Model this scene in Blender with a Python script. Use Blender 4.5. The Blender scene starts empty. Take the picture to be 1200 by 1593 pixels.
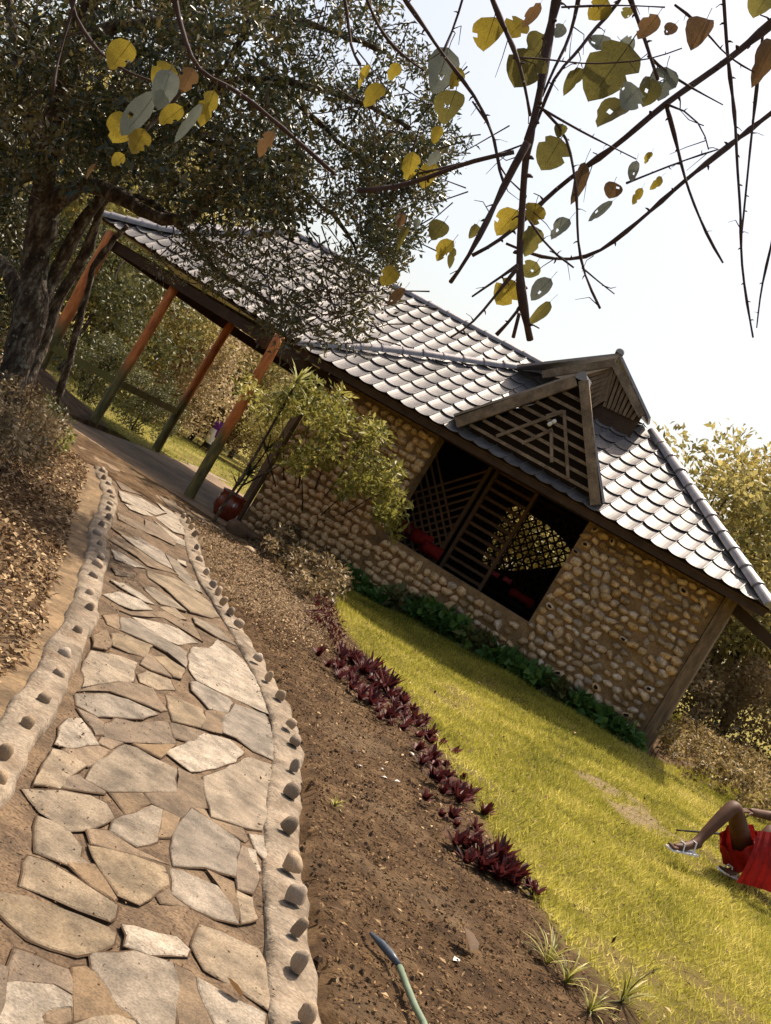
import bpy, bmesh, math, random
import numpy as np
from mathutils import Vector, Matrix
from math import sin, cos, radians, pi, atan2, hypot
random.seed(7); rng = np.random.default_rng(7)
SC = bpy.context.scene
COL = SC.collection

# ------------------------------------------------------------------ camera
F = 1900.0; ROLL = radians(30.95); PIT = radians(0.9); EYE = 1.5
CF = Vector((0, cos(PIT), -sin(PIT))); CR = Vector((1, 0, 0)); CU = Vector((0, sin(PIT), cos(PIT)))
CAM = Vector((0, 0, EYE))
cam = bpy.data.cameras.new('camera'); camo = bpy.data.objects.new('camera', cam); COL.objects.link(camo)
ix = CR*cos(ROLL)+CU*sin(ROLL); iy = -CR*sin(ROLL)+CU*cos(ROLL); iz = -CF
M = Matrix((ix, iy, iz)).transposed().to_4x4(); M.translation = CAM
camo.matrix_world = M
cam.sensor_fit = 'VERTICAL'; cam.sensor_height = 24; cam.lens = F/1593*24
cam.clip_start = 0.05; cam.clip_end = 3000
SC.camera = camo

# ------------------------------------------------------------------ world, sun
SUN_EL = radians(63); SUN_AZ = radians(18)      # azimuth clockwise from +Y (ahead, slightly right)
w = bpy.data.worlds.new('World'); SC.world = w; w.use_nodes = True
nt = w.node_tree; bg = nt.nodes['Background']
sky = nt.nodes.new('ShaderNodeTexSky'); sky.sky_type = 'NISHITA'; sky.sun_disc = False
sky.sun_elevation = SUN_EL; sky.sun_rotation = SUN_AZ; sky.air_density = 1.0; sky.dust_density = 4.0; sky.ozone_density = 1.0
wm = nt.nodes.new('ShaderNodeMix'); wm.data_type = 'RGBA'; wm.blend_type = 'MULTIPLY'; wm.inputs[0].default_value = 1.0
wm.inputs[7].default_value = (1.0, .92, .81, 1); nt.links.new(sky.outputs[0], wm.inputs[6]); nt.links.new(wm.outputs[2], bg.inputs[0]); bg.inputs[1].default_value = 0.15
sd = bpy.data.lights.new('sun', 'SUN'); so = bpy.data.objects.new('sun', sd); COL.objects.link(so)
sd.energy = 4.9; sd.angle = radians(0.6); sd.color = (1.0, 0.90, 0.76)
dirv = Vector((sin(SUN_AZ)*cos(SUN_EL), cos(SUN_AZ)*cos(SUN_EL), sin(SUN_EL)))
so.rotation_euler = dirv.to_track_quat('Z', 'Y').to_euler()
SC.view_settings.view_transform = 'Standard'; SC.view_settings.look = 'None'
SC.view_settings.exposure = 0.5; SC.view_settings.gamma = 1.0; SC.view_settings.use_curve_mapping = False
SC.cycles.max_bounces = 6; SC.cycles.transmission_bounces = 4; SC.cycles.transparent_max_bounces = 4

# ------------------------------------------------------------------ frames
def ray(x, y):
    dx, dy = x-600, y-796.5
    return CF + CR*((dx*cos(ROLL)+dy*sin(ROLL))/F) + CU*((dx*sin(ROLL)-dy*cos(ROLL))/F)
def atd(x, y, D):                      # point at forward distance D
    return CAM + ray(x, y)*D
def onz(x, y, z=0.0):
    r = ray(x, y); return CAM + r*((z-EYE)/r.z)
YAW = radians(24)
FAC = Vector((cos(YAW), -sin(YAW), 0)); DEP = Vector((sin(YAW), cos(YAW), 0)); UP = Vector((0, 0, 1))
O = onz(368, 812, 0)
def W(s, t, z): return O + FAC*s + DEP*t + UP*z
def ont(x, y, t):                      # (s, z) of a sight line on the plane parallel to the facade at depth t
    r = ray(x, y); k = ((O-CAM).dot(DEP)+t)/r.dot(DEP); p = CAM+r*k
    return (p-O).dot(FAC), p.z

# ------------------------------------------------------------------ terrain height
CP = [(-0.5,3.5,0,.8),(0.6,3.5,0,.8),(-0.6,5,0,.8),(0.4,5,0,.8),(-0.9,7,0,.9),(0.3,7,0,.9),(-1.6,9,0,1),(-.5,9,0,1),(-2.4,11,0,1),(-1.2,11,0,1),
 (-3,13,0,1),(-1.8,13,0,1),(-3.6,15,0,1),(-2,15,0,1),(-4.2,17,0,1),(-3,18,0,1.2),(-3.5,21,0,1.2),(-1.9,17.2,-.02,1),(0,0,0,1.5),(1,1,0,1.5),
 (1.2,5,-.02,1),(2,6.5,.05,1),(2.4,8.5,.14,1.1),(3.3,9.4,.2,1),(4.2,10,.27,1),(1.3,10,.05,1),(0.3,12,0,1),(1.2,13.5,.1,1),
 (-4.2,11.6,.3,.9),(-6,14,.6,1.2),(-5.0,9,.6,1.3),(-3.2,8.3,.15,.8),(-2.4,6,.1,.8),(-3.5,5,.35,1),(-5.5,16.4,.35,.9),(-7.5,18,.6,1.5),(-5.2,14.4,.15,.8),
 (-7,26,-.3,2.5),(-2,27,-.2,2.5),(-8,36,-.6,4),(-7.5,46,-.85,5),(-12,60,-1.2,8),(4,30,.2,3),(10,18,.6,3),(8,13,.55,2),(6,10.5,.4,1.3),(14,30,.5,5),(25,60,.3,12),(0,90,-1.5,20),(60,90,2,30),(-60,90,2,25),(-30,40,1,12),(6.5,6,.35,2),(0,-20,0,15),(0,-60,0,40)]
for s_, z_ in ((0,0),(1.2,.03),(2.4,.1),(3.6,.26),(4.8,.33),(6.0,.37),(7.2,.4)):
    for t_ in (0, 1.5, 3): p = W(s_, t_, 0); CP.append((p.x, p.y, z_, .9))
CPa = np.array(CP)
def Hn(X, Y):
    X = np.asarray(X, float); Y = np.asarray(Y, float)
    num = np.zeros(X.shape); den = np.zeros(X.shape)
    for cx, cy, cz, r in CPa:
        d2 = ((X-cx)**2+(Y-cy)**2)/(r*r)
        wt = 1.0/(0.15+d2)**2
        num += wt*cz; den += wt
    return num/den
def H(x, y): return float(Hn(np.array([x]), np.array([y]))[0])
def at(x, y, dz=0.0):                  # where the sight line through a photo point meets the ground
    r = ray(x, y)
    if r.z > -0.002: r.z = -0.002
    z = 0.0
    for _ in range(14):
        k = (z+dz-EYE)/r.z; k = max(1.0, min(k, 90)); p = CAM+r*k; z = 0.5*z+0.5*H(p.x, p.y)
    return CAM+r*k

# ------------------------------------------------------------------ materials
def lin(c): return tuple(c)+(1.0,)
def mat(name, c1, c2=None, scale=8.0, rough=0.8, bump=0.0, bscale=None, metallic=0.0, orand=0.0, detail=5, spec=0.3,
        stretch=None, transl=0.0, attr=None, c3=None, hue=0.0, contrast=(0.3, 0.7), local=False, stain=None):
    m = bpy.data.materials.new(name); m.use_nodes = True; n = m.node_tree; L = n.links
    b = n.nodes['Principled BSDF']; out = n.nodes['Material Output']
    b.inputs['Roughness'].default_value = rough; b.inputs['Metallic'].default_value = metallic
    b.inputs['Specular IOR Level'].default_value = spec
    if c2 is None: c2 = tuple(v*0.7 for v in c1)
    if local:
        tc = n.nodes.new('ShaderNodeTexCoord'); co = tc.outputs['Object']
    else:
        g = n.nodes.new('ShaderNodeNewGeometry'); co = g.outputs['Position']
    if stretch:
        mp = n.nodes.new('ShaderNodeMapping'); mp.inputs['Scale'].default_value = stretch[0]; mp.inputs['Rotation'].default_value = stretch[1]
        L.new(co, mp.inputs[0]); co = mp.outputs[0]
    nz = n.nodes.new('ShaderNodeTexNoise'); nz.inputs['Scale'].default_value = scale; nz.inputs['Detail'].default_value = detail
    nz.inputs['Roughness'].default_value = 0.65
    L.new(co, nz.inputs['Vector'])
    rp = n.nodes.new('ShaderNodeValToRGB'); rp.color_ramp.elements[0].color = lin(c1); rp.color_ramp.elements[1].color = lin(c2)
    rp.color_ramp.elements[0].position = contrast[0]; rp.color_ramp.elements[1].position = contrast[1]
    if c3:
        e = rp.color_ramp.elements.new(0.5); e.color = lin(c3)
    src = nz.outputs['Fac']
    if attr:
        a = n.nodes.new('ShaderNodeAttribute'); a.attribute_name = attr
        src = a.outputs['Fac']
        rp.color_ramp.elements[0].position = 0.0; rp.color_ramp.elements[-1].position = 1.0
    L.new(src, rp.inputs[0]); col = rp.outputs[0]
    if stain:
        n2_ = n.nodes.new('ShaderNodeTexNoise'); n2_.inputs['Scale'].default_value = stain[0]; n2_.inputs['Detail'].default_value = 8; n2_.inputs['Roughness'].default_value = .7; L.new(co, n2_.inputs['Vector'])
        n3_ = n.nodes.new('ShaderNodeTexNoise'); n3_.inputs['Scale'].default_value = stain[1]; n3_.inputs['Detail'].default_value = 4; L.new(co, n3_.inputs['Vector'])
        for src_, lo, hi, p0, p1 in ((n2_, stain[2], 1.08, .38, .58), (n3_, stain[3], 1.12, .36, .6)):
            m_ = n.nodes.new('ShaderNodeMapRange'); m_.inputs['From Min'].default_value = p0; m_.inputs['From Max'].default_value = p1; m_.inputs['To Min'].default_value = lo; m_.inputs['To Max'].default_value = hi
            L.new(src_.outputs['Fac'], m_.inputs[0]); x_ = n.nodes.new('ShaderNodeMix'); x_.data_type = 'RGBA'; x_.blend_type = 'MULTIPLY'; x_.inputs[0].default_value = 1
            L.new(col, x_.inputs[6]); L.new(m_.outputs[0], x_.inputs[7]); col = x_.outputs[2]
    if orand:
        oi = n.nodes.new('ShaderNodeObjectInfo')
        mr = n.nodes.new('ShaderNodeMapRange'); mr.inputs['To Min'].default_value = 1-orand; mr.inputs['To Max'].default_value = 1+orand
        L.new(oi.outputs['Random'], mr.inputs[0])
        hs = n.nodes.new('ShaderNodeHueSaturation'); L.new(mr.outputs[0], hs.inputs['Value']); L.new(col, hs.inputs['Color'])
        if hue:
            wn = n.nodes.new('ShaderNodeTexWhiteNoise'); wn.noise_dimensions = '1D'; L.new(oi.outputs['Random'], wn.inputs['W'])
            m2 = n.nodes.new('ShaderNodeMapRange'); m2.inputs['To Min'].default_value = 1-hue; m2.inputs['To Max'].default_value = 1+hue
            L.new(wn.outputs['Value'], m2.inputs[0]); L.new(m2.outputs[0], hs.inputs['Saturation'])
        col = hs.outputs[0]
    L.new(col, b.inputs['Base Color'])
    if bump:
        nb = n.nodes.new('ShaderNodeTexNoise'); nb.inputs['Scale'].default_value = bscale or scale*4; nb.inputs['Detail'].default_value = 6
        L.new(co, nb.inputs['Vector'])
        bp = n.nodes.new('ShaderNodeBump'); bp.inputs['Strength'].default_value = 1.0; bp.inputs['Distance'].default_value = bump
        L.new(nb.outputs['Fac'], bp.inputs['Height']); L.new(bp.outputs[0], b.inputs['Normal'])
    if transl:
        t = n.nodes.new('ShaderNodeBsdfTranslucent'); mx = n.nodes.new('ShaderNodeMixShader'); mx.inputs[0].default_value = transl
        g2 = n.nodes.new('ShaderNodeGamma'); g2.inputs[1].default_value = 0.85; L.new(col, g2.inputs[0]); L.new(g2.outputs[0], t.inputs[0])
        L.new(b.outputs[0], mx.inputs[1]); L.new(t.outputs[0], mx.inputs[2]); L.new(mx.outputs[0], out.inputs[0])
    return m
MT = {}
MT['tile'] = mat('roof_tile_metal', (.20,.182,.176), (.12,.108,.104), 3.5, 0.55, 0.0008, 60, metallic=0.25, orand=.13, spec=.55, detail=9, stain=(1.3,24,.62,.88))
MT['cap'] = mat('ridge_cap_metal', (.36,.33,.33), (.22,.20,.20), 9, 0.45, 0.001, 40, metallic=0.4, spec=.5)
MT['cobble'] = mat('cobble', (.72,.52,.33), (.42,.27,.15), 22, 0.75, 0.003, 60, orand=.35, hue=.25, c3=(.58,.40,.24), stain=(14,90,.6,.85))
MT['mortar'] = mat('wall_mortar', (.36,.225,.11), (.21,.125,.058), 9, 0.95, 0.006, 35, stain=(2.2,60,.65,.8))
MT['hole'] = mat('stone_hollow', (.03,.02,.012), (.015,.01,.006), 20, 1)
MT['flag'] = mat('flagstone', (.275,.215,.15), (.175,.13,.085), 12, 0.85, 0.003, 90, orand=.16, hue=.22, contrast=(.35,.68), detail=9, stain=(5,130,.55,.72))
MT['flag_d'] = mat('flagstone_dark', (.215,.15,.092), (.14,.092,.052), 12, 0.85, 0.004, 80, orand=.15, hue=.15, detail=9, stain=(5,130,.55,.72))
MT['flag_w'] = mat('flagstone_pale', (.40,.335,.26), (.25,.195,.135), 16, 0.85, 0.005, 90, orand=.1, detail=9, stain=(6,130,.6,.7))
MT['jd'] = mat('joint_dirt_shade', (.085,.05,.026), (.045,.026,.013), 9, 1)  # dirt colour round the flagstones, also painting in the contact shade of the joints
MT['joint'] = mat('path_mortar', (.205,.135,.078), (.095,.058,.031), 7, 0.95, 0.012, 45, stain=(4,90,.6,.6))
MT['kerb'] = mat('kerb_concrete', (.34,.27,.195), (.16,.11,.068), 6, 0.9, 0.012, 45, stain=(4,60,.62,.8))
MT['kerb_side'] = mat('kerb_side', (.26,.17,.085), (.15,.095,.05), 5, 0.9, 0.012, 30, stain=(3,40,.6,.75))
MT['kstone'] = mat('kerb_cobble', (.50,.38,.26), (.24,.16,.095), 18, 0.6, 0.002, 60, orand=.35, hue=.2, local=True, stain=(12,90,.6,.85))
MT['slab'] = mat('verandah_screed', (.27,.18,.105), (.16,.10,.055), 2.2, 0.85, 0.004, 20, stretch=((1,1,1),(0,0,0)), stain=(1.2,40,.6,.85))
MT['wood'] = mat('weathered_wood', (.26,.17,.095), (.13,.08,.042), 5, 0.75, 0.002, 30, stretch=((6,6,1),(0,0,0)), orand=.15, stain=(4,60,.6,.8))
MT['wood_grey'] = mat('barge_board_wood', (.30,.225,.15), (.16,.11,.068), 6, 0.8, 0.002, 30, orand=.12, stain=(4,60,.6,.8))
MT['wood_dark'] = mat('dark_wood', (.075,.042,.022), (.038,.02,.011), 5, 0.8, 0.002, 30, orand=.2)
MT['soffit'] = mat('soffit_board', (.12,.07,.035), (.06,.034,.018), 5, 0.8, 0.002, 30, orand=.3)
MT['orange'] = mat('varnished_pole', (.62,.20,.045), (.36,.10,.025), 4, 0.55, 0.002, 25, spec=.4, stain=(5,50,.6,.85))
MT['mossy'] = mat('green_pole_paint', (.20,.17,.04), (.11,.095,.026), 5, 0.75, 0.002, 25)
MT['bark'] = mat('bark', (.30,.27,.20), (.035,.022,.014), 15, 0.95, 0.05, 26, stretch=((1,1,.45),(0,0,0)), c3=(.085,.058,.038), contrast=(.30,.66), stain=(9,50,.5,.7))
MT['lichen'] = mat('lichen', (.20,.20,.15), (.13,.12,.09), 20, 1)
MT['twig'] = mat('twig_bark', (.075,.042,.032), (.035,.018,.016), 30, 0.8, 0.001, 80)
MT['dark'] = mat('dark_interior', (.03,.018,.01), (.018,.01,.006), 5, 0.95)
MT['red'] = mat('red_cushion', (.30,.012,.008), (.15,.006,.004), 14, 0.8, orand=.2)
MT['pink'] = mat('pink_cloth', (.75,.12,.14), (.6,.07,.08), 14, 0.8)
MT['bulb'] = mat('bulb_glass', (.85,.83,.78), (.75,.73,.7), 14, 0.2, spec=.6)
MT['pot'] = mat('glazed_pot', (.24,.035,.012), (.10,.014,.006), 9, 0.25, spec=.6)
MT['rock'] = mat('rock', (.17,.10,.055), (.08,.045,.025), 8, 0.85, 0.01, 25)
MT['hose'] = mat('green_hose', (.20,.25,.165), (.13,.17,.11), 8, 0.5)
MT['hoseblue'] = mat('blue_fitting', (.10,.12,.15), (.05,.06,.075), 12, 0.35)
MT['skin'] = mat('skin', (.12,.050,.024), (.065,.027,.013), 8, 0.6, spec=.25)
MT['redcloth'] = mat('red_shorts', (.36,.010,.007), (.16,.004,.003), 10, 0.75, transl=.15)
MT['purple'] = mat('purple_shawl', (.16,.03,.24), (.09,.015,.15), 10, 0.8)
MT['white'] = mat('white_cloth', (.80,.78,.80), (.65,.63,.66), 10, 0.8)
MT['black'] = mat('black_cloth', (.02,.017,.017), (.012,.01,.01), 10, 0.8)
MT['hair'] = mat('hair', (.012,.008,.006), (.008,.005,.004), 30, 0.7)
# foliage: colour picked per leaf from the float attribute «rnd»
def leafmat(name, a, b, c, tr=0.35, rough=.5, spec=.35): return mat(name, a, c, 5, rough, attr='rnd', c3=b, transl=tr, spec=spec)
MT['lf_tree'] = leafmat('tree_leaf', (.012,.022,.008), (.040,.045,.013), (.20,.145,.05), .22, .38, .5)
MT['lf_hang'] = leafmat('hanging_leaf', (.022,.026,.008), (.06,.055,.016), (.17,.14,.045), .25, .4, .5)
MT['lf_bg'] = leafmat('background_leaf', (.09,.09,.022), (.28,.235,.06), (.58,.46,.15), .45)
MT['lf_dry'] = leafmat('dry_background_leaf', (.15,.10,.045), (.36,.255,.12), (.66,.51,.30), .42)
MT['lf_dark'] = leafmat('dark_shrub_leaf', (.045,.05,.015), (.10,.10,.03), (.22,.19,.065), .25)
MT['lf_gold'] = leafmat('golden_leaf', (.19,.145,.03), (.36,.26,.055), (.55,.42,.13), .35)
MT['lf_shrub'] = leafmat('shrub_leaf', (.08,.08,.015), (.26,.24,.04), (.60,.52,.14), .35)
MT['lf_crot'] = leafmat('low_shrub_leaf', (.045,.028,.012), (.16,.105,.042), (.52,.39,.22), .3, .45, .3)
MT['lf_hedge'] = leafmat('hedge_leaf', (.06,.04,.014), (.21,.14,.045), (.62,.46,.20), .35, .45, .3)
MT['lf_purple'] = leafmat('purple_leaf', (.035,.006,.006), (.07,.010,.010), (.12,.022,.02), .2, .5, .2)
MT['lf_green'] = leafmat('bright_leaf', (.035,.085,.018), (.08,.17,.035), (.20,.30,.06), .3)
MT['lf_litter'] = leafmat('leaf_litter', (.045,.022,.010), (.19,.105,.042), (.60,.43,.24), .15, .7, .12)
MT['lf_soil'] = leafmat('soil_crumb', (.045,.025,.013), (.125,.072,.034), (.26,.165,.085), .0, .95, .05)
MT['lf_spike'] = leafmat('spiky_leaf', (.10,.12,.02), (.28,.27,.06), (.55,.52,.22), .35)
MT['lf_agave'] = leafmat('dark_spiky_leaf', (.015,.022,.008), (.03,.04,.012), (.06,.07,.02), .15)
MT['grass'] = leafmat('grass_blade', (.10,.11,.015), (.44,.39,.045), (.80,.66,.18), .45, .6, .2)
MT['grass_far'] = leafmat('far_grass_blade', (.16,.17,.03), (.30,.29,.05), (.44,.40,.10), .4)
MT['lf_yellow'] = mat('yellow_leaf', (.30,.215,.018), (.15,.105,.012), 25, .5, 0.0015, 60, orand=.25, transl=.5, local=True)
MT['lf_olive'] = mat('olive_leaf', (.16,.135,.028), (.085,.07,.015), 25, .5, 0.0015, 60, orand=.3, transl=.42, local=True)
MT['lf_grey'] = mat('grey_leaf', (.20,.215,.17), (.13,.14,.11), 25, .6, 0.0015, 60, orand=.2, transl=.25, local=True)
MT['lf_brown'] = mat('brown_leaf', (.19,.10,.035), (.10,.05,.02), 25, .6, 0.0015, 60, orand=.2, transl=.3, local=True)
MT['petal'] = mat('pale_petal', (.75,.70,.66), (.6,.52,.45), 25, .6)
MT['soilclod'] = mat('soil_clod', (.15,.09,.045), (.07,.042,.021), 20, .95, orand=.3)

# terrain material: soil / lawn / worn patch by vertex attribute
def terrain_mat():
    m = bpy.data.materials.new('ground_cover'); m.use_nodes = True; n = m.node_tree; L = n.links; b = n.nodes['Principled BSDF']
    b.inputs['Roughness'].default_value = .95; b.inputs['Specular IOR Level'].default_value = .15
    g = n.nodes.new('ShaderNodeNewGeometry')
    def nz(s, d=7):
        q = n.nodes.new('ShaderNodeTexNoise'); q.inputs['Scale'].default_value = s; q.inputs['Detail'].default_value = d; q.inputs['Roughness'].default_value = .7
        L.new(g.outputs['Position'], q.inputs['Vector']); return q.outputs['Fac']
    def ramp(src, stops):
        r = n.nodes.new('ShaderNodeValToRGB'); L.new(src, r.inputs[0])
        r.color_ramp.elements[0].position = stops[0][0]; r.color_ramp.elements[0].color = lin(stops[0][1])
        r.color_ramp.elements[1].position = stops[-1][0]; r.color_ramp.elements[1].color = lin(stops[-1][1])
        for p, c in stops[1:-1]:
            e = r.color_ramp.elements.new(p); e.color = lin(c)
        return r.outputs[0]
    soil = ramp(nz(5), [(.3,(.038,.021,.010)),(.5,(.105,.060,.028)),(.7,(.20,.125,.062))])
    soil2 = ramp(nz(9), [(.3,(.17,.115,.065)),(.7,(.36,.265,.165))])
    lawn = ramp(nz(1.2), [(.3,(.12,.10,.02)),(.5,(.20,.165,.03)),(.72,(.30,.235,.06))])
    a = n.nodes.new('ShaderNodeAttribute'); a.attribute_name = 'grass'
    d = n.nodes.new('ShaderNodeAttribute'); d.attribute_name = 'dry'
    m1 = n.nodes.new('ShaderNodeMix'); m1.data_type = 'RGBA'; L.new(d.outputs['Fac'], m1.inputs[0]); L.new(soil, m1.inputs[6]); L.new(soil2, m1.inputs[7])
    m2 = n.nodes.new('ShaderNodeMix'); m2.data_type = 'RGBA'; L.new(a.outputs['Fac'], m2.inputs[0]); L.new(m1.outputs[2], m2.inputs[6]); L.new(lawn, m2.inputs[7])
    L.new(m2.outputs[2], b.inputs['Base Color'])
    bp = n.nodes.new('ShaderNodeBump'); bp.inputs['Distance'].default_value = .03; L.new(nz(40, 8), bp.inputs['Height']); L.new(bp.outputs[0], b.inputs['Normal'])
    return m
MT['terrain'] = terrain_mat()
def pole_mat():
    m = bpy.data.materials.new('painted_pole'); m.use_nodes = True; n = m.node_tree; L = n.links; b = n.nodes['Principled BSDF']; b.inputs['Roughness'].default_value = .6
    g = n.nodes.new('ShaderNodeNewGeometry'); sx = n.nodes.new('ShaderNodeSeparateXYZ'); L.new(g.outputs['Position'], sx.inputs[0])
    mp = n.nodes.new('ShaderNodeMapping'); mp.inputs['Scale'].default_value = (1, 1, .3); L.new(g.outputs['Position'], mp.inputs[0])
    def nz(sc, d=6):
        q = n.nodes.new('ShaderNodeTexNoise'); q.inputs['Scale'].default_value = sc; q.inputs['Detail'].default_value = d; L.new(mp.outputs[0], q.inputs['Vector']); return q.outputs['Fac']
    def ramp(src, stops):
        r = n.nodes.new('ShaderNodeValToRGB'); L.new(src, r.inputs[0]); e = r.color_ramp.elements
        e[0].position = stops[0][0]; e[0].color = lin(stops[0][1]); e[1].position = stops[-1][0]; e[1].color = lin(stops[-1][1])
        for p, c in stops[1:-1]:
            k = e.new(p); k.color = lin(c)
        return r.outputs[0]
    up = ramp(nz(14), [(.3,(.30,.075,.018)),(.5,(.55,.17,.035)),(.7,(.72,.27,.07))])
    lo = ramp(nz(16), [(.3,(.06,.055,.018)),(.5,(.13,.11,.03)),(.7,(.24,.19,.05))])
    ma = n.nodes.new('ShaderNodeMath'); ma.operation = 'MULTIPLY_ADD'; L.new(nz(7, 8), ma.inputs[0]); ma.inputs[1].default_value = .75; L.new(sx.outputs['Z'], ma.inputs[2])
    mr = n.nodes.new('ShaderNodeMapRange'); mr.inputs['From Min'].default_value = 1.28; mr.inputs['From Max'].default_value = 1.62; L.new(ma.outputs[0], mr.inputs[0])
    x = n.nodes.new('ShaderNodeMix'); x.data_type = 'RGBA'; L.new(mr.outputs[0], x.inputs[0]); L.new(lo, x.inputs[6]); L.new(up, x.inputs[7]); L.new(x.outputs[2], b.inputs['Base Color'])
    bp = n.nodes.new('ShaderNodeBump'); bp.inputs['Distance'].default_value = .006; L.new(nz(30, 8), bp.inputs['Height']); L.new(bp.outputs[0], b.inputs['Normal'])
    return m
MT['pole'] = pole_mat()

# ------------------------------------------------------------------ builders
def tag(o, label=None, cat=None, group=None, kind=None):
    if label: o['label'] = label
    if cat: o['category'] = cat
    if group: o['group'] = group
    if kind: o['kind'] = kind
    return o
def link(o, parent=None):
    COL.objects.link(o)
    if parent is not None:
        o.parent = parent
        o.matrix_parent_inverse = parent.matrix_basis.inverted()
    return o
def empty(name, loc, label, cat, group=None):
    e = bpy.data.objects.new(name, None); COL.objects.link(e); e.location = loc; e.empty_display_size = .2
    return tag(e, label, cat, group)
class MB:
    def __init__(s): s.v = []; s.f = []; s.mi = []; s.cur = 0
    def poly(s, pts):
        b = len(s.v); s.v += [tuple(p) for p in pts]; s.f.append(tuple(range(b, b+len(pts)))); s.mi.append(s.cur)
    def raw(s, vs, fs):
        b = len(s.v); s.v += [tuple(p) for p in vs]; s.f += [tuple(i+b for i in f) for f in fs]; s.mi += [s.cur]*len(fs)
    def hexa(s, c):        # 8 corners: 0-3 bottom loop, 4-7 top loop
        s.raw(c, [(3,2,1,0),(4,5,6,7),(0,1,5,4),(1,2,6,5),(2,3,7,6),(3,0,4,7)])
    def bar(s, a, b, wd, th, up=Vector((0,0,1))):   # rectangular bar from a to b; wd across, th along «up»
        a = Vector(a); b = Vector(b); d = (b-a).normalized(); sd = d.cross(up)
        if sd.length < 1e-4: sd = d.cross(Vector((1,0,0)))
        sd.normalize(); u = sd.cross(d).normalized()
        q = [(-1,-1),(1,-1),(1,1),(-1,1)]
        s.hexa([a+sd*(x*wd/2)+u*(y*th/2) for x, y in q]+[b+sd*(x*wd/2)+u*(y*th/2) for x, y in q])
    def tube(s, pts, rad, n=8, cap=True):
        pts = [Vector(p) for p in pts]; rings = []; prev = None
        for i, p in enumerate(pts):
            d = (pts[min(i+1, len(pts)-1)]-pts[max(i-1, 0)]).normalized()
            if prev is None: x = d.orthogonal().normalized()
            else:
                x = prev-d*prev.dot(d)
                x = x.normalized() if x.length > 1e-5 else d.orthogonal().normalized()
            prev = x; y = d.cross(x); r = rad[i] if hasattr(rad, '__len__') else rad
            rings.append([p+(x*cos(2*pi*k/n)+y*sin(2*pi*k/n))*r for k in range(n)])
        vs = [q for r in rings for q in r]; fs = []
        for i in range(len(rings)-1):
            for k in range(n): fs.append((i*n+k, i*n+(k+1)%n, (i+1)*n+(k+1)%n, (i+1)*n+k))
        if cap: fs.append(tuple(range(n))[::-1]); fs.append(tuple((len(rings)-1)*n+k for k in range(n)))
        s.raw(vs, fs)
    def mesh(s, name, mats, smooth=False):
        me = bpy.data.meshes.new(name); me.from_pydata(s.v, [], s.f)
        for m in (mats if isinstance(mats, (list, tuple)) else [mats]): me.materials.append(m)
        me.polygons.foreach_set('material_index', s.mi)
        if smooth: me.polygons.foreach_set('use_smooth', [True]*len(s.f))
        me.update(); return me
    def build(s, name, mats, parent=None, smooth=False):
        return link(bpy.data.objects.new(name, s.mesh(name, mats, smooth)), parent)

def leaf_mesh(name, P, D, N, Ls, Ws, m, fold=0.25, rnd=None):
    """many leaves as one mesh: base P, axis D, normal N, length Ls, width Ws (numpy)"""
    n = len(P); S = np.cross(D, N); S /= (np.linalg.norm(S, axis=1, keepdims=True)+1e-9)
    N2 = np.cross(S, D)
    Ls = Ls[:, None]; Ws = Ws[:, None]
    mid = P+D*Ls*0.45
    V = np.empty((n, 4, 3)); V[:, 0] = P; V[:, 1] = mid+S*Ws*.5+N2*Ws*fold; V[:, 2] = P+D*Ls; V[:, 3] = mid-S*Ws*.5+N2*Ws*fold
    me = bpy.data.meshes.new(name)
    me.vertices.add(n*4); me.vertices.foreach_set('co', V.reshape(-1))
    idx = np.arange(n)[:, None]*4
    tri = np.concatenate([idx+np.array([[0, 1, 2]]), idx+np.array([[0, 2, 3]])], axis=1).reshape(-1)
    me.loops.add(n*6); me.loops.foreach_set('vertex_index', tri.astype(np.int32))
    me.polygons.add(n*2); me.polygons.foreach_set('loop_start', np.arange(0, n*6, 3, dtype=np.int32))
    a = me.attributes.new('rnd', 'FLOAT', 'FACE')
    r = rng.random(n) if rnd is None else np.clip(rnd, 0, 1)
    a.data.foreach_set('value', np.repeat(r, 2).astype(np.float32))
    me.materials.append(m); me.update(); me.validate(); return me
def blade_mesh(name, P, D, N, Ls, Ws, m, rnd=None):
    n = len(P); S = np.cross(D, N); S /= (np.linalg.norm(S, axis=1, keepdims=True)+1e-9)
    V = np.empty((n, 3, 3)); V[:, 0] = P-S*Ws[:, None]*.5; V[:, 1] = P+S*Ws[:, None]*.5; V[:, 2] = P+D*Ls[:, None]
    me = bpy.data.meshes.new(name); me.vertices.add(n*3); me.vertices.foreach_set('co', V.reshape(-1))
    me.loops.add(n*3); me.loops.foreach_set('vertex_index', np.arange(n*3, dtype=np.int32))
    me.polygons.add(n); me.polygons.foreach_set('loop_start', np.arange(0, n*3, 3, dtype=np.int32))
    a = me.attributes.new('rnd', 'FLOAT', 'FACE'); a.data.foreach_set('value', (rng.random(n) if rnd is None else np.clip(rnd, 0, 1)).astype(np.float32))
    me.materials.append(m); me.update(); return me
def unit(n): v = rng.normal(size=(n, 3)); return v/np.linalg.norm(v, axis=1, keepdims=True)
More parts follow.
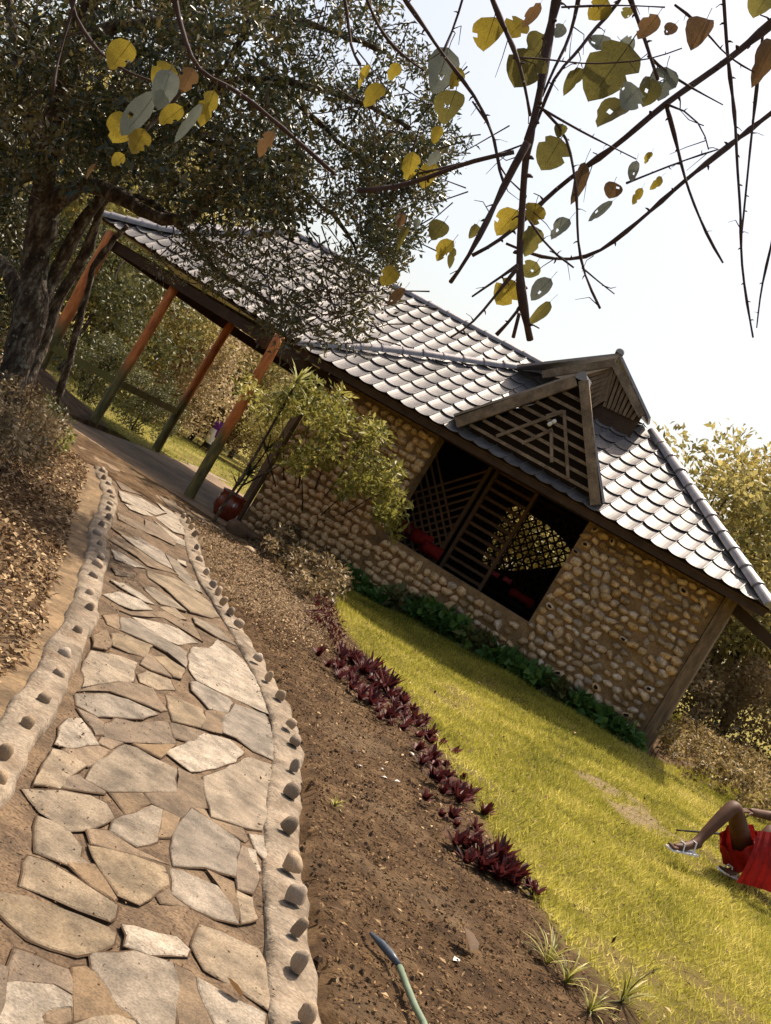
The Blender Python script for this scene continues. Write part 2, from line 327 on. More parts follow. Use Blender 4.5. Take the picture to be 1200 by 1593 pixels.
def cloud(centers, radii, per, L, Wd, squash=.8, upw=.35):
    """leaves in clumps: returns P, D, N, L, W, rnd; clump-level colour variation, size variation"""
    c = np.repeat(np.asarray(centers, float), per, axis=0); r = np.repeat(np.asarray(radii, float), per)
    n = len(c); u = unit(n); rr = r*rng.random(n)**.45
    P = c+u*rr[:, None]*np.array([1, 1, squash]); D = u*.6+unit(n)*.8; D[:, 2] += upw*(rng.random(n)-.5); D /= np.linalg.norm(D, axis=1, keepdims=True)
    Nn = unit(n)*.9; Nn[:, 2] += .7; Nn /= np.linalg.norm(Nn, axis=1, keepdims=True)
    cr = np.repeat(rng.random(len(centers)), per)
    rnd = .45*cr+.55*rng.random(n)
    return P, D, Nn, L*(.6+.8*rng.random(n)), Wd*(.6+.8*rng.random(n)), rnd
def inpoly(X, Y, poly):
    ins = np.zeros(X.shape, bool); j = len(poly)-1
    for i in range(len(poly)):
        xi, yi = poly[i][0], poly[i][1]; xj, yj = poly[j][0], poly[j][1]
        c = ((yi > Y) != (yj > Y)) & (X < (xj-xi)*(Y-yi)/((yj-yi)+1e-12)+xi)
        ins ^= c; j = i
    return ins
def resample(pl, step):
    pl = [Vector(p) for p in pl]; out = [pl[0]]
    for a, b in zip(pl, pl[1:]):
        n = max(1, int((b-a).length/step))
        for k in range(1, n+1): out.append(a.lerp(b, k/n))
    return out
def clip_poly(pts, poly):        # Sutherland-Hodgman in (a,b), carrying height as 3rd; poly counter-clockwise
    out = pts
    for i in range(len(poly)):
        ax, ay = poly[i]; bx, by = poly[(i+1) % len(poly)]
        def sd(p): return (bx-ax)*(p[1]-ay)-(by-ay)*(p[0]-ax)
        inp = out; out = []
        if not inp: return []
        for k in range(len(inp)):
            p = inp[k]; q = inp[(k+1) % len(inp)]; sp, sq = sd(p), sd(q)
            if sp >= 0: out.append(p)
            if (sp >= 0) != (sq >= 0):
                t = sp/(sp-sq); out.append(tuple(p[m]+(q[m]-p[m])*t for m in range(3)))
    return out

# ------------------------------------------------------------------ PATH EDGES (photo points on the ground)
RK = [(487,1567),(474,1487),(472,1435),(466,1383),(459,1334),(456,1277),(459,1225),(463,1186),(462,1146),(457,1121),(440,1077),(422,1048),(405,1018),(375,967),(362,948),(351,932),(342,916),(334,905),(323,886),(313,866),(308,848),(305,828),(300,817),(295,808),(287,800)]
LK = [(5,1203),(13,1163),(49,1117),(74,1079),(95,1042),(105,1010),(126,975),(142,941),(144,917),(149,891),(155,873),(160,861),(159,841),(155,825),(160,812),(171,800),(171,788),(174,780),(177,770),(173,762),(170,749),(164,740),(161,728)]
KZ = .06
Rp = [onz(540,1850,KZ)]+[onz(x, y, KZ) for x, y in RK]
Lp = [onz(-330,1640,KZ), onz(-190,1430,KZ), onz(-70,1285,KZ)]+[onz(x, y, KZ) for x, y in LK]
def offs(pl, d):
    o = []
    for i, p in enumerate(pl):
        t = (pl[min(i+1, len(pl)-1)]-pl[max(i-1, 0)]); t.z = 0; t.normalize(); o.append(p+Vector((t.y, -t.x, 0))*d)
    return o
Rs = resample(Rp, .12); Ls_ = resample(Lp, .12)
def smooth(pl, it=6):
    for _ in range(it): pl = [pl[0]]+[(pl[i-1]+pl[i]*2+pl[i+1])/4 for i in range(1, len(pl)-1)]+[pl[-1]]
    return pl
Rs = smooth(Rs); Ls_ = smooth(Ls_)

# lawn boundary
LB = [(1200,1850),(1060,1680),(1000,1593),(930,1515),(880,1470),(830,1400),(790,1340),(745,1262),(705,1200),(672,1155),(640,1100),(600,1055),(560,1005),(530,970),(518,935)]
lawn_edge = [at(x, y) for x, y in LB]
wb = [W(s, -.35, 0) for s in (2.0, 2.6, 4, 5.5, 6.6)]
LAWN = [(p.x, p.y) for p in lawn_edge]+[(p.x, p.y) for p in wb]+[(W(6.9,-.2,0).x, W(6.9,-.2,0).y),(W(6.9,6,0).x, W(6.9,6,0).y),(9,60),(80,60),(80,-5),(6,-5)]
FARLAWN = [(-3.35,23.4),(-4.35,18.9),(-6.3,22),(-9,30),(-14,60),(40,80),(30,24),(2,26)]
SLAB = [(-4.95,16.7),(-1.7,15.75),(-1.1,17.3),(0.0,22.5),(-3.3,23.4),(-3.9,21.0),(-4.45,18.5)]
BARE = [at(x, y) for x, y in ((890,1200),(930,1205),(985,1240),(1040,1290),(1075,1310),(1050,1320),(990,1290),(930,1235))]
BARE = [(p.x, p.y) for p in BARE]

# ------------------------------------------------------------------ GROUND
def axis(dense0, dense1, step, far0, far1):
    a = list(np.arange(dense0, dense1, step)); s = step; x = dense1
    while x < far1: a.append(x); s *= 1.22; x += s
    s = step; x = dense0-step; b = []
    while x > far0: b.append(x); s *= 1.22; x -= s
    return np.array(b[::-1]+a)
gx = axis(-6.5, 6.5, .055, -700, 700); gy = axis(2.6, 19, .055, -80, 1100)
GX, GY = np.meshgrid(gx, gy)
GZ = Hn(GX, GY)
# hills far behind
GZ += np.clip((GY-130)/400, 0, 1)**1.2*60*(.6+.4*np.sin(GX*.006+1.5))
path_poly = [(p.x, p.y) for p in offs(Rs, .03)]+[(p.x, p.y) for p in offs(Ls_, -.35)[::-1]]
def nearpath(X, Y, extra=0.0):
    return inpoly(X, Y, [(p.x, p.y) for p in offs(Rs, .10+extra)]+[(p.x, p.y) for p in offs(Ls_, -.10-extra)[::-1]])
PATHIN = nearpath(GX, GY)
FLAT = PATHIN | inpoly(GX, GY, SLAB)
# soft random relief
def vnoise(X, Y, sc, seed):
    r = np.random.default_rng(seed); out = np.zeros(X.shape)
    for k in range(7):
        a = r.random()*2*pi; f = sc*(.6+.9*r.random()); out += np.sin((X*cos(a)+Y*sin(a))*f+r.random()*6.28+1.3*np.sin((X*sin(a)-Y*cos(a))*f*.7))
    return out/7
lawnm = inpoly(GX, GY, LAWN) | inpoly(GX, GY, FARLAWN) | (GY > 30) | (np.abs(GX) > 30) | (GY < -3)
soilrel = .018*vnoise(GX, GY, 9, 1)+.014*vnoise(GX, GY, 22, 2)+.012*vnoise(GX, GY, 47, 3)
GZ += np.where(lawnm, .025*vnoise(GX, GY, 3, 4), soilrel)
GZ = np.where(FLAT, -.05, GZ)
# strip under the left kerb side
LS = inpoly(GX, GY, [(p.x, p.y) for p in offs(Ls_, -.08)]+[(p.x, p.y) for p in offs(Ls_, -.62)[::-1]])
GZ = np.where(LS, np.minimum(GZ, -.16), GZ)
ny, nx = GX.shape
V = np.stack([GX, GY, GZ], -1).reshape(-1, 3)
me = bpy.data.meshes.new('ground'); me.vertices.add(len(V)); me.vertices.foreach_set('co', V.reshape(-1))
ii = np.arange(ny*nx).reshape(ny, nx); q = np.stack([ii[:-1, :-1], ii[:-1, 1:], ii[1:, 1:], ii[1:, :-1]], -1).reshape(-1, 4)
me.loops.add(q.size); me.loops.foreach_set('vertex_index', q.reshape(-1).astype(np.int32))
me.polygons.add(len(q)); me.polygons.foreach_set('loop_start', np.arange(0, q.size, 4, dtype=np.int32))
me.polygons.foreach_set('use_smooth', np.ones(len(q), bool))
ga = lawnm.astype(float)*(1-.8*(inpoly(GX, GY, BARE) & (vnoise(GX, GY, 5, 41)+.6*vnoise(GX, GY, 17, 42) > -.12)))
ga = np.clip(ga+0*GX, 0, 1)
DRY = [at(x, y) for x, y in ((290,800),(400,840),(470,900),(520,960),(500,1000),(430,960),(370,940),(330,890))]
dry = inpoly(GX, GY, [(p.x, p.y) for p in DRY]).astype(float)*.8
dry = np.maximum(dry, inpoly(GX, GY, BARE)*1.0)
dry = np.maximum(dry, ((vnoise(GX, GY, 5, 9) > .25) & ~lawnm)*.22)
ga = np.where(lawnm & (vnoise(GX, GY, 2.3, 31)*.6+vnoise(GX, GY, 8, 32)*.5 > .28), ga*.45, ga)
def blur(A):
    B = A.copy()
    for _ in range(2):
        B[1:-1, 1:-1] = (B[1:-1, 1:-1]*2+B[:-2, 1:-1]+B[2:, 1:-1]+B[1:-1, :-2]+B[1:-1, 2:])/6
    return B
for nm_, arr in (('grass', blur(ga)), ('dry', blur(dry))):
    a = me.attributes.new(nm_, 'FLOAT', 'POINT'); a.data.foreach_set('value', arr.reshape(-1).astype(np.float32))
me.materials.append(MT['terrain']); me.update()
tag(link(bpy.data.objects.new('ground', me)), 'brown soil beds and yellow green lawn sloping around the stone building', kind='structure')

# ------------------------------------------------------------------ PATH
pb = MB(); N = 90
def along(pl, n):
    L_ = [0]
    for a, b in zip(pl, pl[1:]): L_.append(L_[-1]+(b-a).length)
    out = []; j = 0
    for k in range(n+1):
        t = L_[-1]*k/n
        while j < len(L_)-2 and L_[j+1] < t: j += 1
        out.append(pl[j].lerp(pl[j+1], (t-L_[j])/max(1e-6, L_[j+1]-L_[j])))
    return out
ra = along(Rs, N); la = along(Ls_, N); K = 14
grid = []
for i in range(N+1):
    row = []
    for k in range(K+1):
        p = la[i].lerp(ra[i], k/K); row.append(Vector((p.x, p.y, .0+.006*sin(p.x*9+p.y*5)+.005*random.uniform(-1, 1))))
    grid.append(row)
vs = [p for r in grid for p in r]; fs = []
for i in range(N):
    for k in range(K): a = i*(K+1)+k; fs.append((a, a+1, a+K+2, a+K+1))
pb.raw(vs, fs)
path = pb.build('path', MT['joint'], smooth=True); tag(path, 'crazy paved footpath of irregular flagstones curving up to the verandah', kind='structure')
# far end fillet of the path running to the slab
eb = MB(); e0 = [la[-1], ra[-1], Vector((-1.75,15.85,0)), Vector((-4.6,16.75,0))]
eb.poly([Vector((p.x, p.y, .004)) for p in e0])
eb.build('landing', MT['slab'], path)

CA, CB, CC, CD = (0,1293,4),(220,1293,4),(0,1080,4),(220,1080,4)
CE, CFf, CG = (80,900,5),(260,900,5),(130,720,5)
FL = [
(CA,0,[(0,365),(180,400),(500,510),(680,585),(718,620),(700,680),(600,720),(480,740),(330,700),(200,650),(100,570),(0,470)]),
(CA,0,[(205,140),(330,180),(480,270),(600,350),(730,430),(715,500),(680,525),(500,455),(350,390),(155,320),(180,240)]),
(CC,0,[(255,750),(370,790),(450,850),(510,930),(500,990),(570,1040),(430,1030),(240,960)]),
(CA,1,[(430,180),(600,195),(725,385),(710,400),(570,312)]),
(CA,0,[(580,75),(780,110),(1030,205),(1055,310),(880,425),(750,370),(660,230)]),
(CA,2,[(790,570),(850,575),(1110,640),(1180,710),(1160,750),(950,740),(800,690),(820,630)]),
(CA,0,[(590,740),(760,745),(850,730),(1080,800),(1125,960),(1090,1230),(920,1230),(860,1140),(740,1040),(680,930),(610,840)]),
(CA,1,[(475,835),(550,825),(600,860),(680,960),(730,1060),(840,1140),(700,1115),(600,1125),(480,1155),(475,1000)]),
(CA,1,[(125,715),(230,750),(340,805),(430,838),(455,900),(455,985),(350,925),(130,908),(70,915),(85,830)]),
(CA,2,[(62,930),(130,922),(340,940),(450,1005),(450,1068),(330,1082),(270,1120),(285,1172),(5,1172),(30,1050)]),
(CA,1,[(-60,800),(60,835),(52,930),(0,1150),(-70,1180)]),
(CA,0,[(380,1210),(600,1140),(740,1130),(840,1170),(900,1300),(300,1300)]),
(CA,1,[(290,1095),(450,1080),(455,1155),(380,1185),(305,1160)]),
(CB,0,[(195,225),(270,240),(480,330),(560,440),(605,550),(460,515),(330,460),(210,375)]),
(CB,0,[(385,570),(500,610),(740,720),(775,800),(810,1040),(790,1075),(620,960),(420,840),(345,700)]),
(CB,2,[(368,905),(450,950),(560,1020),(700,1080),(775,1120),(770,1300),(520,1300),(475,1180),(412,1050)]),
(CB,1,[(222,815),(330,865),(352,900),(395,1040),(455,1180),(490,1300),(232,1300),(250,980)]),
(CB,1,[(420,225),(585,305),(612,420),(612,540),(550,470),(500,330)]),
(CB,1,[(632,85),(665,95),(735,270),(705,365),(608,340),(605,200)]),
(CB,0,[(606,360),(700,405),(730,520),(634,552)]),
(CB,1,[(115,380),(185,340),(205,385),(300,455),(140,425)]),
(CC,2,[(435,140),(510,140),(570,220),(615,292),(450,318),(355,290),(390,190)]),
(CC,1,[(668,168),(740,140),(850,165),(1050,155),(1075,240),(1100,290),(800,280),(690,258),(660,240)]),
(CC,1,[(410,325),(620,308),(690,338),(560,430),(482,388)]),
(CC,0,[(335,332),(395,342),(545,430),(425,500),(382,565),(222,542),(262,470),(300,400)]),
(CC,0,[(790,303),(860,322),(960,382),(1108,452),(1088,510),(1100,588),(695,588),(545,515),(595,430),(722,348)]),
(CC,1,[(495,490),(540,522),(655,590),(640,597),(405,567),(432,505)]),
(CC,0,[(165,572),(400,585),(570,615),(670,665),(715,748),(570,810),(450,825),(272,712)]),
(CC,1,[(705,600),(895,600),(942,662),(800,732),(745,650)]),
(CC,0,[(950,680),(1018,708),(980,890),(862,925),(700,832),(728,768),(850,732)]),
(CC,1,[(565,825),(690,838),(850,945),(1055,1045),(860,985),(592,915)]),
(CC,1,[(490,78),(600,130),(650,168),(650,230),(600,235),(545,150)]),
(CC,1,[(645,255),(770,292),(700,326),(625,290)]),
(CC,1,[(840,298),(1100,304),(1008,380)]),
(CD,2,[(150,335),(240,312),(400,235),(560,275),(645,350),(588,405),(420,450),(322,465)]),
(CD,0,[(405,503),(560,435),(680,380),(825,432),(820,500),(788,600),(782,760),(758,832),(640,812),(443,750),(410,620)]),
(CD,0,[(588,55),(775,120),(825,260),(828,395),(700,337),(602,260),(520,226),(520,152)]),
(CD,0,[(163,2),(220,15),(385,84),(404,140),(372,190),(203,152)]),
(CD,1,[(194,170),(405,225),(330,280),(212,256)]),
(CD,1,[(406,94),(534,104),(506,225),(385,196),(414,142)]),
(CD,1,[(234,445),(318,484),(390,522),(404,684),(308,686),(258,752),(152,696),(76,655),(40,600),(228,600)]),
(CD,0,[(322,702),(440,776),(614,902),(586,1110),(400,1055),(208,1052),(196,940),(216,862)]),
(CD,1,[(338,694),(406,704),(440,758),(636,820),(664,880),(640,894),(444,768)]),
(CD,2,[(684,862),(768,872),(788,980),(776,1015),(722,956)]),
(CD,2,[(672,948),(718,962),(748,1080),(720,1090),(672,1000)]),
(CD,1,[(145,712),(245,760),(188,870),(110,875)]),
(CE,0,[(208,885),(450,884),(600,925),(780,1004),(832,1040),(700,1066),(520,1056),(380,1056),(214,968)]),
(CE,0,[(325,548),(560,594),(674,642),(636,776),(480,786),(254,826),(264,660)]),
(CE,1,[(214,866),(400,814),(620,796),(796,844),(900,1006),(840,1010),(604,906),(480,866)]),
(CE,0,[(485,420),(560,425),(792,512),(728,594),(604,556),(494,506)]),
(CE,0,[(555,295),(640,306),(956,504),(1000,524),(1055,562),(1045,680),(900,556),(812,506),(555,396)]),
(CE,2,[(645,290),(900,345),(1000,385),(1140,488),(985,496),(852,436),(704,338)]),
(CE,0,[(694,734),(750,704),(936,774),(964,846),(832,846),(704,788)]),
(CE,0,[(806,604),(900,604),(1040,692),(1018,760),(954,746)]),
(CE,1,[(744,566),(798,606),(934,748),(784,696),(706,652)]),
(CE,1,[(415,274),(526,264),(544,386),(444,338)]),
(CE,2,[(415,114),(540,94),(700,154),(792,230),(644,226),(534,186)]),
(CE,1,[(334,434),(440,386),(474,478),(436,536),(334,516)]),
(CE,0,[(734,64),(800,64),(956,162),(1050,238),(854,186),(774,118)]),
(CE,0,[(856,212),(956,206),(1052,300),(1000,296)]),
(CE,1,[(544,236),(640,246),(890,246),(1000,304),(1104,334),(1180,474),(1000,366),(884,296),(644,276)]),
(CFf,2,[(214,524),(330,534),(400,466),(594,622),(694,762),(744,902),(798,1034),(500,902),(244,776),(184,688),(180,612)]),
(CFf,0,[(204,794),(240,790),(486,918),(514,952),(476,1030),(334,996),(214,860)]),
(CFf,0,[(214,296),(380,356),(532,506),(400,446),(234,340)]),
(CFf,2,[(130,4),(240,14),(276,96),(200,60)]),
(CG,2,[(224,664),(300,694),(480,806),(400,796),(254,738)]),
(CG,0,[(504,834),(720,894),(850,964),(986,1082),(1056,1186),(1000,1196),(834,1146),(644,966),(524,888)]),
(CG,0,[(744,874),(810,866),(924,986),(800,926)]),
(CG,0,[(304,554),(440,574),(634,692),(692,812),(560,746),(434,656)]),
(CG,1,[(270,566),(430,666),(560,756),(734,856),(500,786),(420,716),(210,594)]),
(CG,2,[(544,434),(700,544),(800,604),(852,656),(730,614),(644,520)]),
(CG,2,[(334,314),(440,334),(550,408),(480,396),(364,350)]),
(CG,1,[(274,384),(470,474),(512,534),(400,496),(284,430)]),
(CG,2,[(284,214),(460,274),(645,382),(560,396),(304,288)]),
(CG,1,[(484,434),(600,484),(724,602),(712,632),(560,556),(494,536)]),
(CG,2,[(524,254),(690,374),(774,454),(792,552),(700,526),(566,420),(655,392)]),
(CG,1,[(254,124),(450,204),(640,334),(500,256),(304,200)]),
(CG,2,[(734,744),(800,764),(806,796),(742,762)]),
(CG,1,[(234,804),(396,852),(396,876),(262,858)]),
(CG,2,[(224,904),(310,964),(470,1060),(550,1086),(450,1006),(320,930)]),
(CG,0,[(590,250),(720,300),(760,400),(700,370)]),
(CG,1,[(225,495),(285,505),(420,590),(300,548)]),
(CG,0,[(640,700),(740,860),(800,920),(930,1000),(860,900),(740,760)]),
]
fn = 0
for crop, kind, pts in FL:
    ox, oy, sc = crop
    g = [onz(ox+x/sc, oy+y/sc, .02) for x, y in pts]
    c = sum(g, Vector())/len(g)
    g = [c+(p-c)*(1+min(.12, .010/max(.08, (p-c).length))) for p in g]
    # subdivide and roughen the outline
    o2 = []
    for a, b in zip(g, g[1:]+g[:1]):
        o2.append(a)
        n = min(3, int((b-a).length/.12))
        for k in range(1, n+1):
            t = k/(n+1); nrm = Vector((-(b-a).y, (b-a).x, 0)).normalized(); o2.append(a.lerp(b, t)+nrm*random.uniform(-.008, .008))
    h = .009+random.uniform(0, .006); b = MB(); n = len(o2)
    sx, sy = random.uniform(-.006, .006), random.uniform(-.004, .004)
    inner = [c+(p-c)*(1-.006/max(.05, (p-c).length)) for p in o2]
    lo = [Vector((p.x-c.x, p.y-c.y, -.02)) for p in o2]
    mi_ = [Vector((p.x-c.x, p.y-c.y, h-.003+(p.x-c.x)*sx+(p.y-c.y)*sy)) for p in o2]
    hi = [Vector((p.x-c.x, p.y-c.y, h+(p.x-c.x)*sx+(p.y-c.y)*sy)) for p in inner]
    ft = [Vector((p.x-c.x, p.y-c.y, .0075)) for p in [c+(p-c)*(1+.007/max(.06, (p-c).length)) for p in o2]]
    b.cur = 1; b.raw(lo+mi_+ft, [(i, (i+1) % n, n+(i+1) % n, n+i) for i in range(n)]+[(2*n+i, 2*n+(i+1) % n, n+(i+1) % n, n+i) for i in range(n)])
    b.cur = 0; b.raw(mi_+hi, [(i, (i+1) % n, n+(i+1) % n, n+i) for i in range(n)]+[tuple(range(n, 2*n))])
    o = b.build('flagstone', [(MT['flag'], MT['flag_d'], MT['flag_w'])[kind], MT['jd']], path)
    o.location = (c.x, c.y, 0)

# ------------------------------------------------------------------ KERBS
def kerb(pl, w0, w1, z, name, label, extra=None):
    b = MB(); prof_o = offs(pl, w0); prof_i = offs(pl, w1)
    rows = []
    for i, p in enumerate(pl):
        o_, i_ = prof_o[i], prof_i[i]; wob = .010*sin(i*1.7)+.008*random.uniform(-1, 1); c = o_.lerp(i_, .5)
        ed = .007*sin(i*.9+2)+random.uniform(-.008, .008)
        t = (o_-i_).normalized()
        o_ = o_+t*ed; i_ = i_-t*ed*.7
        rows.append([Vector((o_.x, o_.y, -.12)), Vector((o_.x, o_.y, z*.5+wob)), o_.lerp(i_, .1)+Vector((0, 0, z*1.0+wob-o_.z)), Vector((c.x, c.y, z+.002+wob*.7)), o_.lerp(i_, .9)+Vector((0, 0, z*.9+wob-o_.z)), Vector((i_.x, i_.y, z*.35)), Vector((i_.x, i_.y, -.03))])
    vs = [v for r in rows for v in r]; m = len(rows[0]); fs = []
    for i in range(len(rows)-1):
        for k in range(m-1): a = i*m+k; fs.append((a, a+1, a+m+1, a+m))
    b.raw(vs, fs); fs2 = [tuple(range(m)), tuple(range((len(rows)-1)*m, len(rows)*m))[::-1]]; b.raw([v for v in rows[0]], [tuple(range(m))]); b.raw(rows[-1], [tuple(range(m))[::-1]])
    return tag(b.build(name, MT['kerb'], smooth=True), label, kind='structure')
kr = kerb(Rs, .06, -.12, .028, 'kerb', 'right hand concrete kerb of the path set with round cobbles')
kl = kerb(Ls_, .07, -.10, .055, 'kerb', 'left hand raised concrete kerb of the path set with squarish cobbles')
sb = MB(); a = offs(Ls_, -.03); c_ = offs(Ls_, -.24); d_ = offs(Ls_, -.60); rows = []
for i in range(len(Ls_)):
    j = .02*sin(i*1.3)+.015*random.uniform(-1, 1)
    rows.append([Vector((a[i].x, a[i].y, .030)), Vector((c_[i].x, c_[i].y, .005+j)), Vector((d_[i].x+j*2, d_[i].y, -.13))])
for i in range(len(rows)-1):
    for k in range(2): sb.poly([rows[i][k+1], rows[i][k], rows[i+1][k], rows[i+1][k+1]])
sb.build('kerb_side', MT['kerb_side'], kl, smooth=True)
# cobble variants
def cobble_mesh(name, m, seed, pit=False, seg=8, rings=3, full=False):
    r = random.Random(seed); b = MB(); vs = []; prof = []
    if full: lat = [-.6, -.15, .3, .7, 1.05, 1.35]
    else: lat = [0, .45, .9, 1.25]
    ph = [r.uniform(.76, 1.18) for _ in range(seg)]
    for la_ in lat:
        for k in range(seg):
            an = 2*pi*k/seg; rr = ph[k]*cos(la_)**.7*r.uniform(.93, 1.07); vs.append(Vector((rr*cos(an), rr*sin(an), sin(la_)*r.uniform(.93, 1.05))))
    fs = [(i*seg+k, i*seg+(k+1) % seg, (i+1)*seg+(k+1) % seg, (i+1)*seg+k) for i in range(len(lat)-1) for k in range(seg)]
    top = len(vs)
    if pit:
        b.raw(vs, fs); b.cur = 1
        rim = [v*1.0 for v in vs[(len(lat)-1)*seg:]]; b.raw(rim+[Vector((0, 0, .45))], [(k, (k+1) % seg, seg) for k in range(seg)])
        return b.mesh(name, [m, MT['hole']], True)
    vs.append(Vector((0, 0, 1.0))); fs += [((len(lat)-1)*seg+k, (len(lat)-1)*seg+(k+1) % seg, top) for k in range(seg)]
    b.raw(vs, fs); return b.mesh(name, m, True)
KS = []
for i in range(7):
    me = cobble_mesh('kerb_stone', MT['kstone'], i, full=True); r_ = random.Random(i+5)
    a_, b_, c__ = r_.uniform(0, 6), r_.uniform(0, 6), r_.uniform(0, 6)
    for v in me.vertices:
        f = 1+.12*sin(v.co.x*1.6+a_)+.10*sin(v.co.y*1.8+b_)+.05*sin(v.co.z*2+c__); v.co = Vector((v.co.x*f, v.co.y*f, v.co.z*(1-.12*sin(v.co.x*2+b_))))
    KS.append(me)
for lst, par, w_, dark in ((RK, kr, .048, 0), (LK, kl, .045, 0)):
    for i, (x, y) in enumerate(lst):
        p = onz(x, y, KZ+.03); D = p.y
        o = link(bpy.data.objects.new('kerb_stone', KS[(i*3) % 7]), par); s = random.uniform(.7, 1.1)*(.85 if i < 20 or lst is LK else .7)
        if lst is RK: o.scale = (w_*s*.95, w_*s*.85, w_*random.uniform(.65, 1.0))
        else: o.scale = (w_*s, w_*s*.8, w_*random.uniform(.55, .85))
        o.location = (p.x, p.y, KZ+.005)
        o.rotation_euler = (random.uniform(-.2, .2), random.uniform(-.2, .2), random.uniform(0, 6))

# verandah slab
b = MB(); n = len(SLAB)
b.raw([Vector((x, y, -.2)) for x, y in SLAB]+[Vector((x, y, .03)) for x, y in SLAB], [(i, (i+1) % n, n+(i+1) % n, n+i) for i in range(n)]+[tuple(range(n, 2*n))])
tag(b.build('pavement', MT['slab']), 'worn cement floor slab under the verandah posts', kind='structure')
b = MB()   # pale rubble strip behind the slab
b.poly([Vector(v) for v in ((-4.1,20.6,.012),(-3.2,23.5,.012),(-3.0,25.2,-.02),(-3.5,24.5,-.02),(-4.35,21.2,.0))])
tag(b.build('gravel_strip', MT['kerb']), 'pale gravel strip along the back of the verandah floor', kind='structure')

# ------------------------------------------------------------------ PAVILION
SL = radians(35); EV_T = -.55; EV_Z = 2.6; S0, S1 = -.35, 7.02
house = empty('stone_pavilion', W(3.2, 0, 0), 'brown cobble walled pavilion with wavy grey tile roof and lattice gablets', 'building')
def wallbox(s0, s1, z0, z1, t0=0.0, t1=.22, name='wall', m='mortar', par=None):
    b = MB(); b.hexa([W(s0,t0,z0),W(s1,t0,z0),W(s1,t1,z0),W(s0,t1,z0),W(s0,t0,z1),W(s1,t0,z1),W(s1,t1,z1),W(s0,t1,z1)])
    return b.build(name, MT[m], par or house)
PAN = [(.06,2.05,-.4,2.50,0.0),(2.054,4.455,-.4,.985,.0),(4.46,6.40,-.4,2.50,-.012)]
walls = [wallbox(a, b_, c, d, t0=e) for a, b_, c, d, e in PAN]
wallbox(.06, 6.40, 2.503, 2.66, t0=.02, name='lintel', m='wood_dark')
CBM = [cobble_mesh('stone', MT['cobble'], 20+i) for i in range(7)]+[cobble_mesh('stone', MT['cobble'], 40+i, pit=True) for i in range(2)]
cand = []
for pi_, (s0, s1, z0, z1, tf) in enumerate(PAN):
    z = (0.0 if pi_ == 0 else .02)+.05; row = 0
    dz = .112
    while z < z1-.04:
        s = s0+.06+(row % 2)*.06+random.uniform(0, .03)
        while s < s1-.04:
            ww = random.uniform(.050, .080); sp = ww*1.15+random.uniform(.05, .075)
            if random.random() > .04:
                g = H(*(W(s, 0, 0).xy))
                if z > g-.05: cand.append((pi_, s, min(z+random.uniform(-.018, .018), z1-.05), ww, tf))
            s += sp
        z += dz; row += 1
random.shuffle(cand)
cand.sort(key=lambda c: -c[1]*.25-(0 if c[0] else -.3)+random.uniform(0, .2))
rest = MB(); cnt = 0
Rw = Matrix((FAC, UP, -DEP)).transposed()      # local x->facade, y->up, z->outward
for pi_, s, z, ww, tf in cand:
    k = random.choice([7, 8]) if random.random() < .045 else random.randrange(7) ; me = CBM[k]
    rot = Matrix.Rotation(random.uniform(0, 2*pi) if random.random() < .2 else random.uniform(-.35, .35), 3, 'Z')
    sc = Matrix.Diagonal((ww*random.uniform(1, 1.25), ww*random.uniform(.66, .85), ww*random.uniform(.85, 1.25)))
    M3 = Rw @ rot @ sc; tilt = random.uniform(-.004, .004)
    loc = W(s, tf+.004, z)
    if cnt < 300:
        o = link(bpy.data.objects.new('stone', me), walls[pi_]); M4 = M3.to_4x4(); M4.translation = loc; o.matrix_parent_inverse = Matrix.Identity(4)
        o.matrix_basis = M4; cnt += 1
        o.parent = walls[pi_]
    else:
        rest.raw([M3 @ v.co+loc for v in me.vertices], [tuple(p.vertices) for p in me.polygons])
ro = rest.build('stones', MT['cobble'], walls[0], smooth=True); tag(ro, kind='stuff')
# side and back walls, floor
wallbox(.06, .28, -.4, 2.6, t0=.222, t1=5.0, name='side_wall')
b = MB(); b.hexa([W(6.18,.222,-.4),W(6.40,.222,-.4),W(5.3,5,-.4),W(5.1,5,-.4),W(6.18,.222,2.6),W(6.40,.222,2.6),W(5.3,5,2.6),W(5.1,5,2.6)]); b.build('side_wall', MT['mortar'], house)
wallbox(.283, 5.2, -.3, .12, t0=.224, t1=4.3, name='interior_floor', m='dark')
# ceiling boards dark
wallbox(.283, 5.2, 2.67, 2.72, t0=.1, t1=4.9, name='ceiling', m='wood_dark')
# corner posts
b = MB(); b.bar(W(6.50,-.0,.1), W(6.50,-.0,2.62), .15, .16, DEP); b.build('corner_post', MT['wood'], house)
b = MB(); b.bar(W(-.02,-.02,-.1), W(-.02,-.02,2.55), .10, .12, DEP); b.build('corner_post', MT['wood'], house)
# back wall with arched opening, at t=3.6
TB = 3.3
arch_px = [(745,872),(757,842),(772,815),(788,788),(808,783),(825,800),(850,815),(878,840),(893,866),(880,880),(840,885),(800,888),(765,884)]
AR = [ont(x, y, TB) for x, y in arch_px]
b = MB(); c0 = (sum(a[0] for a in AR)/len(AR), sum(a[1] for a in AR)/len(AR))
rect = (1.0, 5.45, .12, 2.67)
